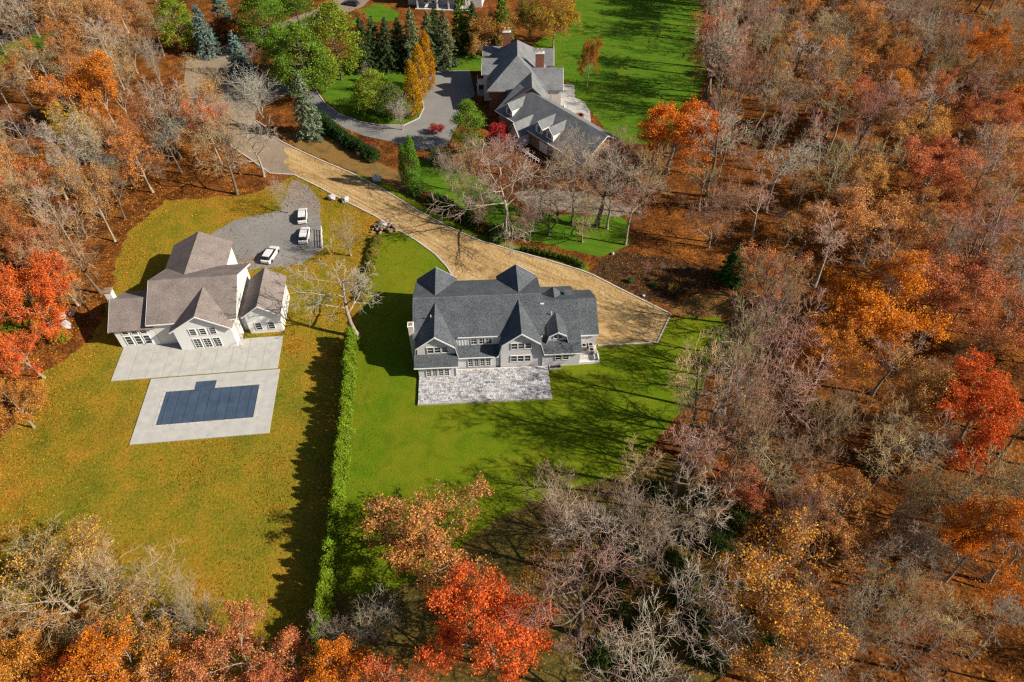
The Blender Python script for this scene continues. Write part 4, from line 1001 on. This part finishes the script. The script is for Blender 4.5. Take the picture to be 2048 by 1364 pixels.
# angled garage wing with three gabled dormers
k = Kit(h2, 3.8, -6.8, R(-50.5))
P = [(-6.6, 3.4), (0, 7.5), (5.4, 4.1)]
k.prism('wing_wall', [(-6.1, 0), (4.9, 0), (4.9, 4.1), (0, 7.2), (-6.1, 3.4)], 'v', -3.2, 23.9, 'brown_wall')
q = k.roof('wing_roof', P, 'v', -3.9, 24.4, 'roof2'); k.rake(P, 'v', 24.4, .1, q)
k.box('gutter', -3.9, 24.4, -6.72, -6.6, 3.2, 3.41, 'white', q)
for c in (.2, 10.2, 13.6):
    D = [(c - 1.35, 5.5), (c, 6.75), (c + 1.35, 5.5)]
    k.prism('dormer_wall', [(c - 1.1, 3.2), (c + 1.1, 3.2), (c + 1.1, 5.5), (c, 6.55), (c - 1.1, 5.5)], 'u', -5.9, -1, 'white')
    q = k.roof('dormer_roof', D, 'u', -6.3, -.6, 'roof2', .12); k.rake(D, 'u', -6.3, -.06, q)
    k.window(c, 4.7, .95, 1.15, -5.9, cols=2, bars=2)
for u in (6, 12, 17, 21): k.box('garage_door', u - 1.3, u + 1.3, -6.16, -6.1, .1, 2.4, 'white')
D = [(3.7, 2.9), (5.6, 5.4), (7.5, 2.9)]
k.prism('wall', [(3.95, 0), (7.25, 0), (7.25, 2.9), (5.6, 5.2), (3.95, 2.9)], 'u', -8.8, -5, 'white')
q = k.roof('gable_roof', D, 'u', -9.2, -3.6, 'roof2'); k.rake(D, 'u', -9.2, -.07, q)
k.window(5.6, 1.5, 1.2, 1.4, -8.8, cols=2)
k.boxes('yard_rail', [(8.6, 14.5, -9.6, -9.5, .9, 1.0), (8.6, 14.5, -9.6, -9.5, .45, .52)] + [(8.6 + i * .97, 8.7 + i * .97, -9.6, -9.5, 0, 1.05) for i in range(7)], 'white')
# fire pit on the terrace
fp = empty('fire_pit', (15.6, 150.9 - 7, 0), 'round brick fire pit on the pale curved terrace', 'fire pit')
def ringmesh(name, r0, r1, z0, z1, m, parent, n=20):
    V = []; F = []
    for i in range(n):
        a = i * 6.2832 / n; c, s = math.cos(a), math.sin(a)
        V += [(r1 * c, r1 * s, z0), (r1 * c, r1 * s, z1), (r0 * c, r0 * s, z1), (r0 * c, r0 * s, z0)]
    for i in range(n):
        a, b = i * 4, (i + 1) % n * 4
        for j in range(4): F.append([a + j, b + j, b + (j + 1) % 4, a + (j + 1) % 4])
    return obj(name, pymesh(name, V, F, M[m]), parent)
ringmesh('ring', .75, 1.05, 0, .5, 'brick', fp); ringmesh('ash_bed', .02, .74, .03, .15, 'grille', fp)
fp.location = (15.6, 145.4, 0)

# ------------------------------------------------------------------ the taupe-roofed neighbour with the covered pool
h3 = empty('taupe_house', (-50, 78, 0), 'white-walled house with taupe roof beside the covered pool', 'house', None, R(6))
k = Kit(h3)
k.prism('wall', [(-3.6, 0), (-3.6, 5.0), (2.5, 8.0), (8.6, 5.0), (8.6, 0)], 'v', -6.2, 6.4, 'stucco')
MP = [(-4.1, 5.0), (2.5, 8.3), (9.1, 5.0)]
q = k.roof('roof', MP, 'v', -6.7, 6.9, 'roof3'); k.rake(MP, 'v', -6.7, -.07, q); k.rake(MP, 'v', 6.9, .07, q); k.box('gutter', -6.7, 6.9, -4.18, -4.1, 4.8, 5.0, 'white', q)
GP = [(-3.0, 4.6), (1.7, 7.6), (6.4, 4.6)]
k.prism('wall', [(-2.6, 0), (6.0, 0), (6.0, 4.6), (1.7, 7.35), (-2.6, 4.6)], 'u', -5.2, 0, 'white')
q = k.roof('gable_roof', GP, 'u', -5.7, 2.4, 'roof3'); k.rake(GP, 'u', -5.7, -.07, q)
for u in (.2, 1.7, 3.2):
    k.window(u, 3.9, .9, 1.3, -5.2, bars=2); k.window(u, 1.4, 1.0, 1.9, -5.2, cols=2, bars=3)
LP = [(-4.0, 4.0), (.6, 6.6), (5.2, 4.0)]
k.prism('wall', [(-3.6, 0), (-3.6, 4.0), (.6, 6.35), (4.8, 4.0), (4.8, 0)], 'v', -12.2, -6.1, 'white')
q = k.roof('wing_roof', LP, 'v', -12.7, -6.0, 'roof3'); k.rake(LP, 'v', -12.7, -.07, q)
for u in (-10.6, -9.2, -7.8): k.window(u, 1.5, .9, 1.8, -3.6, bars=2)
for u in (-10.6, -9.2, -7.8): k.window(u, 3.3, .9, .8, -3.6)
RP = [(7.2, 4.2), (10.2, 6.4), (13.2, 4.2)]
k.prism('wall', [(7.6, 0), (12.8, 0), (12.8, 4.2), (10.2, 6.15), (7.6, 4.2)], 'u', -2.6, 5.6, 'white')
q = k.roof('wing_roof', RP, 'u', -3.1, 6.1, 'roof3'); k.rake(RP, 'u', -3.1, -.07, q)
for u in (9.2, 11.2): k.window(u, 1.6, .9, 1.5, -2.6, bars=2)
k.box('link', 6.2, 7.7, -1.6, 4.5, 0, 3.4, 'white'); k.box('link_roof', 6.2, 7.7, -1.9, 4.8, 3.4, 3.55, 'roof3')
BP = [(-9.6, 4.6), (-4.6, 7.2), (.4, 4.6)]
BP = [(a + 2.5, z) for a, z in BP]
k.prism('wall', [(BP[0][0] + .4, 0), (BP[2][0] - .4, 0), (BP[2][0] - .4, 4.6), (BP[1][0], 6.95), (BP[0][0] + .4, 4.6)], 'u', 8, 15.4, 'stucco')
k.roof('gable_roof', BP, 'u', 4, 15.9, 'roof3')
c = k.box('chimney', -13.3, -12.3, 1, 2, 0, 7.6, 'stucco'); k.box('cap', -13.4, -12.2, .9, 2.1, 7.6, 7.8, 'rock', c)
pl = Kit(empty('swimming_pool', (-51.4, 77.6, 0), 'rectangular covered pool with slate-blue cover and pale stone surround', 'pool', None, R(6)))
pl.boxes('surround', [(-4.6, 14.6, -22.6, -19.6, 0, .14), (-4.6, 14.6, -13.4, -10.6, 0, .14), (-4.6, -1.8, -19.6, -13.4, 0, .14), (12.0, 14.6, -19.6, -13.4, 0, .14)], 'deck')
pl.box('cover', -1.8, 12.0, -19.6, -13.4, 0, .10, 'cover'); pl.boxes('strap', [(-1.1 + 1.5 * i, -1.04 + 1.5 * i, -19.9, -13.1, .141, .15) for i in range(9)], 'cover')
pl.boxes('coping', [(-2.1, 12.3, -19.95, -19.6, .14, .17), (-2.1, 12.3, -13.4, -13.05, .14, .17), (-2.1, -1.75, -19.6, -13.4, .14, .17), (11.95, 12.3, -19.6, -13.4, .14, .17)], 'kerb'); pl.box('step_cover', 2.4, 5.4, -13.6, -11.9, .171, .18, 'cover')
pt3 = Kit(empty('terrace', (-50.4, 77.9, 0), 'pale grey terrace between the taupe house and the covered pool', 'terrace', None, R(6)))
pt3.box('slab', -11.6, 13.2, -10.55, -3.62, 0, .12, 'deck')
pt3.boxes('joint', [(-11.6 + 2.48 * i, -11.56 + 2.48 * i, -10.5, -3.7, .12, .124) for i in range(1, 10)], 'rock')

# ------------------------------------------------------------------ columned house behind the spruce screen
h4 = empty('columned_house', (-22, 208, 0), 'grey house with white porch columns behind the spruce screen', 'house', None, R(-6))
k = Kit(h4)
k.box('wall', -9, 13, 2.0, 12, 0, 6.4, 'siding')
P = [(1.2, 6.4), (7, 10.4), (12.6, 6.4)]
k.roof('roof', P, 'v', -9.8, 13.8, 'roof2')
P = [(-3.6, 3.6), (0, 6.6), (3.6, 3.6)]
for c in (-2.6, 6.6):
    Q = [(a + c, z) for a, z in P]
    k.prism('gable_wall', [(Q[0][0] + .3, 3.2), (Q[2][0] - .3, 3.2), (Q[2][0] - .3, 3.5), (Q[1][0], 6.3), (Q[0][0] + .3, 3.5)], 'u', -1.2, 5, 'siding')
    q = k.roof('gable_roof', Q, 'u', -1.6, 6, 'roof2'); k.rake(Q, 'u', -1.6, -.1, q, 'white')
    for d in (-2.9, 2.9): k.box('column', c + d - .22, c + d + .22, -1.1, -.66, 0, 3.2, 'white')
    for d in (-1, 1): k.window(c + d, 1.7, 1.0, 1.7, 2.0, bars=2)
k.box('porch_floor', -6.2, 10.2, -1.4, 2.0, 0, .25, 'conc')

# ------------------------------------------------------------------ vehicles
def car(x, y, rz, m, label, L=4.6, W=1.8, van=False):
    r = empty('parked_car', (x, y, .03), label, 'car', None, rz)
    hh = 1.9 if van else 1.45
    def loft(name, secs, mm, parent):
        V = []; F = []; n = len(secs[0])
        for s in secs: V += s
        for i in range(len(secs) - 1):
            for j in range(n): F.append([i * n + j, i * n + (j + 1) % n, (i + 1) * n + (j + 1) % n, (i + 1) * n + j])
        F += [list(range(n - 1, -1, -1)), [(len(secs) - 1) * n + j for j in range(n)]]
        return obj(name, pymesh(name, V, F, M[mm]), parent)
    def sec(xx, w, z0, z1, t): return [(xx, -w / 2, z0), (xx, w / 2, z0), (xx, w / 2, z1 - .12), (xx, w / 2 * t, z1), (xx, -w / 2 * t, z1), (xx, -w / 2, z1 - .12)]
    b = loft('body', [sec(-L / 2, W * .86, .38, .80, .9), sec(-L / 2 + .15, W * .96, .25, .90, .9), sec(-L * .2, W, .22, .95, .92), sec(L * .18, W, .22, .95, .92), sec(L / 2 - .35, W * .95, .24, .82, .88), sec(L / 2, W * .82, .36, .68, .85)], m, r)
    z = hh
    loft('cabin_glass', [sec(-L / 2 + .25, W * .86, .85, 1.0, .9), sec(-L / 2 + .75, W * .88, .85, z - .04, .8), sec(L * .06, W * .88, .85, z - .04, .8), sec(L * .26, W * .86, .85, 1.0, .9)], 'glass', r)
    loft('roof_panel', [sec(-L / 2 + .68, W * .74, z - .12, z, .92), sec(-L * .1, W * .76, z - .10, z + .03, .92), sec(L * .09, W * .74, z - .12, z, .92)], m, r)
    for sx in (-1, 1):
        for sy2 in (-1, 1):
            n = 14; V = []; cx, cy = sx * L * .31, sy2 * W * .46
            for yy in (-.1, .1): V += [(cx + .33 * math.cos(i * 6.2832 / n), cy + yy, .33 + .33 * math.sin(i * 6.2832 / n)) for i in range(n)]
            w = obj('wheel', pymesh('wheel', V, [[i, (i + 1) % n, n + (i + 1) % n, n + i] for i in range(n)] + [list(range(n - 1, -1, -1)), list(range(n, 2 * n))], M['tyre']), r)
        kk = Kit(r)
    for s2 in (-1, 1):
        kk.box('headlight', L / 2 - .12, L / 2 - .01, s2 * W * .30 - .17, s2 * W * .30 + .17, .52, .66, 'lamp')
        kk.box('tail_light', -L / 2 - .01, -L / 2 + .1, s2 * W * .34 - .13, s2 * W * .34 + .13, .6, .76, 'brick')
    return r
car(-63.6, 135.6, R(-38), 'car_dark', 'dark car parked on the road beside the leafy grove')
car(-47.5, 210.5, R(160), 'car_dark', 'dark blue car on the drive before the columned house', 4.9)
car(-40.2, 107.0, R(100), 'car_white', 'white car in the parking court, nearest the dirt driveway')
car(-38.6, 101.0, R(95), 'car_white', 'white car in the parking court beside the white fence')
car(-43.6, 95.4, R(80), 'car_white', 'white car in the parking court close to the taupe house')

# ------------------------------------------------------------------ stones, logs, fence, bins
ico = []
def stone_mesh(seed, m, flat=.75):
    rg = random.Random(seed); V = []; F = []
    n, rings = 9, 5
    for i in range(rings + 1):
        ph = math.pi * i / rings
        for j in range(n):
            th = 6.2832 * j / n; q = 1 + rg.uniform(-.2, .2)
            V.append((q * math.sin(ph) * math.cos(th), q * math.sin(ph) * math.sin(th) * .85, q * math.cos(ph) * flat))
    for i in range(rings):
        for j in range(n): F.append([i * n + j, (i + 1) * n + j, (i + 1) * n + (j + 1) % n, i * n + (j + 1) % n])
    return pymesh('stone', V, F, m)
ST = [stone_mesh(s, M['rock']) for s in range(4)]; WS = [stone_mesh(20 + s, M['white_rock']) for s in range(3)]
def boulder(x, y, r, i, label):
    o = obj('boulder', WS[i % 3], None, (x, y, r * .55)); o.scale = (r, r, r); o.rotation_euler = (0, 0, i * 1.3)
    tag(o, label, 'boulder', None)
boulder(-35.7, 113.0, .85, 0, 'pale boulder at the kerb, outer one of two beside the dirt driveway')
boulder(-32.9, 112.4, .85, 1, 'grey boulder at the kerb, inner one of two beside the dirt driveway')
boulder(-27.6, 119.6, 1.05, 2, 'grey-blue boulder across the dirt driveway from the paired boulders')
boulder(-74.3, 80.0, .8, 1, 'pale boulder in the leaves, topmost of a cluster by the taupe house')
boulder(-72.6, 77.6, 1.0, 0, 'largest pale boulder in the leaves beside the golden yard')
boulder(-73.6, 75.9, .6, 2, 'small pale boulder below the largest in the leaves')
boulder(-73.0, 80.6, .6, 2, 'small pale boulder beside a thin trunk in the leaves')
boulder(18.3, 96.1, .35, 1, 'small pale stone at the edge of the mulch bed')
boulder(22.4, 85.0, .32, 0, 'small white stone against the kerb of the mulch bed')
rp = empty('rock_pile', (-24.2, 103.6, 0), 'heap of tan and dark stones at the end of the lawn', 'rock pile')
rr = random.Random(9)
for i in range(44):
    a = rr.uniform(0, 6.28); d = 2.3 * math.sqrt(rr.random()); s = rr.uniform(.28, .55)
    o = obj('stone', ST[i % 4], rp, (d * math.cos(a) * 1.15, d * math.sin(a) * .8, s * .4 + max(0, .9 - d * .38)))
    o.scale = (s, s * rr.uniform(.7, 1), s * rr.uniform(.6, 1)); o.rotation_euler = (rr.uniform(-.5, .5), rr.uniform(-.5, .5), rr.uniform(0, 6))
o = obj('stone', WS[0], rp, (.2, -.1, 1.15)); o.scale = (.7, .55, .4)
fe = Kit(empty('white_fence', (-35.2, 100.3, 0), 'short white fence between parking court and lawn verge', 'fence', None, math.atan2(5.1, -1.1)))
for i in range(4): fe.box('post', -2.6 + i * 1.73, -2.48 + i * 1.73, -.06, .06, 0, 1.25, 'white')
for z in (.35, .7, 1.05): fe.box('rail', -2.55, 2.68, -.03, .03, z, z + .12, 'white')
bn = empty('round_bin', (-71.7, 145.9, 0), 'pale round bin at the road edge', 'bin')
ringmesh('wall', .42, .5, .03, 1.0, 'white_rock', bn); ringmesh('lid', .05, .38, .9, .95, 'cover', bn)
lg = Kit(empty('fallen_log', (16.5, 26.4, .0), 'short orange-brown fallen log in the shaded undergrowth', 'log', None, R(62)))
V, F = tube(np.array([[[-1.6, 0, .22], [0, .05, .24], [1.6, 0, .2]]]), np.array([[.2, .22, .18]]), 8)
obj('stem', quadmesh('stem', V, F, [M['log']]), lg.root)

# ------------------------------------------------------------------ trees, hedges, shrubs
for kind, x, y, h, r, col, label, group in TREES:
    tree(kind, x, y, h, r, col, label, group, .04 if kind.startswith(('bare', 'oak')) else 0)

hp = walk(HEDGE, 1.02)
for i, (x, y) in enumerate(hp):
    tree('hedge', x + trnd.uniform(-.12, .12), y, trnd.uniform(3.3, 4.8), trnd.uniform(.74, 1.06), (.22, .31, .025), 'bright green arborvitae in the tall clipped hedge beside the lawn', 'arborvitae of the tall hedge')
for x, y in walk(YEW, 1.7):
    tree('shrub', x, y, trnd.uniform(2.2, 2.9), trnd.uniform(1.4, 1.8), (.045, .09, .025), 'dark yew bush in the row beside the neighbour driveway', 'yew bushes along the neighbour driveway')
for i, (x, y) in enumerate(walk(LOWHEDGE, 1.3)):
    tree('shrub', x, y, trnd.uniform(1.0, 1.5), trnd.uniform(.8, 1.1), (.24, .24, .03) if i % 3 else (.36, .27, .06), 'yellow-green low bush along the lawn between rock pile and tall hedge', 'yellow-green bushes along the lawn')
gr = random.Random(31)
for i in range(16):
    while True:
        p = (gr.uniform(-88, -62), gr.uniform(55, 92))
        if inside(p, FILL['grove']): break
    tree('shrub', *p, gr.uniform(.8, 1.6), gr.uniform(.9, 1.6), gr.choice([(.36, .30, .03), (.28, .28, .03), (.42, .26, .03)]), 'yellowish low bush among the trunks of the orange grove', 'yellowish bushes of the grove')
for i, (x, y) in enumerate(walk(STRIP, 1.9)):
    if i % 4 == 2: tree('shrub', x, y, 1.5, 1.4, (.28, .14, .04), 'russet low bush in the mixed row above the dirt driveway', 'russet bushes in the mixed row')
    else: tree('shrub', x, y, trnd.uniform(1.6, 2.3), trnd.uniform(1.3, 1.7), (.09, .14, .03), 'green bush in the mixed row above the dirt driveway', 'green bushes in the mixed row')
for i, (x, y) in enumerate(walk(YOUNG, 1.05)):
    tree('hedge', x, y, trnd.uniform(1.3, 1.7), .42, (.16, .25, .04), 'young upright evergreen planted along the driveway kerb', 'young evergreens along the kerb')
    tree('shrub', x + .5, y + .5, .6, .5, (.5, .2, .05), 'low orange plant between the young evergreens', 'orange plants along the kerb')
tree('bush', 23.5, 90.4, 2.6, .9, (.38, .2, .17), 'reddish bare sapling in the mulch bed')
tree('bush', 26.4, 91.1, 2.2, .6, (.42, .36, .3), 'pale bare sapling in the mulch bed')
tree('maple', 27.4, 86.0, 2.2, .9, (.45, .28, .05), 'small yellow sapling in the mulch bed')
tree('shrub', 24.6, 87.6, .9, .5, (.07, .16, .05), 'small green plant in the mulch bed near the kerb', 'green plants in the mulch bed')
tree('shrub', 20.6, 88.6, 1.0, .5, (.07, .16, .05), 'small green plant in the mulch bed near the kerb', 'green plants in the mulch bed')

TW = [((.48, .28, .215), 'pinkish-twigged'), ((.44, .37, .28), 'grey-twigged'), ((.45, .31, .155), 'tan-twigged'), ((.33, .27, .13), 'olive-twigged'), ((.36, .22, .145), 'brown-twigged')]
placed = [(t[1], t[2] - (2 if t[0].startswith('oak') else 0), t[4] * (.92 if t[0].startswith('oak') else .5)) for t in TREES]
MARKS = []
for t in TREES:
    w = t[6].split()
    if t[7] is None and t[0] in ('oak', 'oakthin', 'bareS', 'spruce', 'bareV') and t[3] > 7: MARKS.append((t[1], t[2], t[6]))
def near_mark(x, y):
    d, l = min(((x - a) ** 2 + (y - b) ** 2, l) for a, b, l in MARKS)
    if d > 110: return None
    for stop in (' at ', ' with ', ' in ', ' rising ', ' beside ', ' amid ', ' above ', ' behind ', ' alone ', ' between ', ' below ', ' near '):
        l = l.split(stop)[0]
    return l
def fill(key, n, dmin, kinds, hr, rr_, place, seed, big=True):
    """wild trees, no two closer than dmin"""
    rg = random.Random(seed); poly = FILL[key]
    xs = [p[0] for p in poly]; ys = [p[1] for p in poly]; c = 0; tries = 0
    while c < n and tries < 20000:
        tries += 1
        p = (rg.uniform(min(xs), max(xs)), rg.uniform(min(ys), max(ys)))
        if not inside(p, poly): continue
        if any((p[0] - q[0]) ** 2 + (p[1] - q[1]) ** 2 < max(dmin, q[2] if big else 0) ** 2 for q in placed): continue
        kd = rg.choice(kinds); col, word = TW[rg.choice((0, 0, 1, 1, 2, 3, 4) if key in ('wood', 'edge_far', 'edge_near') else (1, 1, 2, 2, 3, 4))]
        h = rg.uniform(*hr); r = h * rg.uniform(*rr_)
        if kd.startswith('oak'):
            col, word = rg.choice([((.80, .26, .04), 'orange-leaved'), ((.74, .36, .12), 'tan-leaved'), ((.76, .25, .10), 'coral-leaved'), ((.78, .30, .06), 'amber-leaved')])
            what = {'oakthin': 'thinly leaved oak', 'oakmid': 'half-bare oak', 'oak': 'full-crowned oak'}[kd]
        else:
            what = {'bareS': 'spreading bare tree', 'bareV': 'vase-shaped bare tree', 'bareT': 'tall slim bare tree', 'bush': 'bare understorey shrub'}[kd]
        mk = near_mark(*p)
        lab = f'{word} {what} {place}' if mk is None or not big else f'{word} {what} near the {mk}'
        if len(lab.replace('-', ' ').split()) > 16: lab = f'{word} {what} {place}'
        tree(kd, p[0], p[1], h, r, col, lab, f'{word} {what}s {place}', .06)
        if big: placed.append((*p, dmin))
        c += 1
    return c
fill('edge_far', 24, 2.8, ['bareT', 'bareS', 'bareT', 'oakthin'], (19, 25), (.22, .3), 'along the side of the shaded lawn', 11)
fill('edge_near', 13, 3.4, ['bareT', 'bareT', 'bareS'], (17, 22), (.19, .26), 'along the wood edge of the smooth lawn', 12)
fill('near_wood', 24, 3.6, ['bareT', 'bareV', 'bareT', 'bareS', 'bareV'], (10, 16), (.24, .34), 'in the leaf-strewn wood', 15)
fill('near_wood', 46, 2, ['bush'], (2.5, 5.5), (.34, .5), 'under the trees of the wood', 16, False)
fill('edge_low', 5, 3.5, ['bareT', 'bareS'], (17, 20), (.22, .28), 'along the wood edge of the smooth lawn', 19)
fill('wood', 28, 6.5, ['oakmid', 'oak', 'oakmid', 'oakthin'], (12, 17), (.30, .42), 'in the leaf-strewn wood', 18)
fill('wood', 146, 4.4, ['bareS', 'bareS', 'bareS', 'bareV', 'bareT', 'bareT'], (12, 18.5), (.26, .36), 'in the leaf-strewn wood', 1)
fill('wood', 130, 2.6, ['bush'], (2.5, 5.5), (.34, .5), 'under the trees of the wood', 2, False)
fill('lane', 58, 4.6, ['bareS', 'bareV', 'bareT', 'bareS', 'oakthin'], (11, 18), (.26, .38), 'beside the curved lane', 3)
fill('lane', 30, 2.6, ['bush'], (2.5, 5), (.35, .5), 'beside the curved lane', 4, False)
fill('grove', 44, 4.0, ['bareT', 'bareT', 'bareS', 'oakthin'], (12, 19), (.18, .28), 'in the orange grove by the taupe house', 5)
fill('grove', 24, 2.6, ['bush'], (2, 4), (.35, .5), 'in the orange grove by the taupe house', 6, False)
fill('far', 10, 4, ['bareT', 'bareS', 'oakthin'], (12, 16), (.25, .35), 'beyond the shaded lawn', 7)

ur = random.Random(21); c = 0
while c < 34:
    p = (ur.uniform(10, 32), ur.uniform(24, 47))
    if not inside(p, FILL['wood']): continue
    tree('shrub', *p, ur.uniform(.9, 1.9), ur.uniform(1.1, 2.0), (.06, .085, .022), 'dark olive evergreen bush under the bare trees at the lawn foot', 'evergreen bushes under the trees'); c += 1

lm = []
for s in range(3):
    q = np.random.default_rng(s)
    lm.append(quadmesh('stem', *tube(np.array([[[-3, 0, .2], [-1, q.normal(0, .12), .22], [1.2, q.normal(0, .15), .2], [3.2, 0, .14]]]), np.array([[.2, .19, .15, .08]]), 7), [M['dark_bark']]))
c = 0
while c < 14:
    p = (ur.uniform(8, 95), ur.uniform(24, 150))
    if not inside(p, FILL['wood']): continue
    o = empty('fallen_log', (*p, 0), 'brown fallen log lying in the leaf litter of the wood', 'log', 'fallen logs in the wood', ur.uniform(0, 6.28))
    q = obj('stem', lm[c % 3], o); q.scale = (ur.uniform(.6, 1.1), .6, .6); c += 1
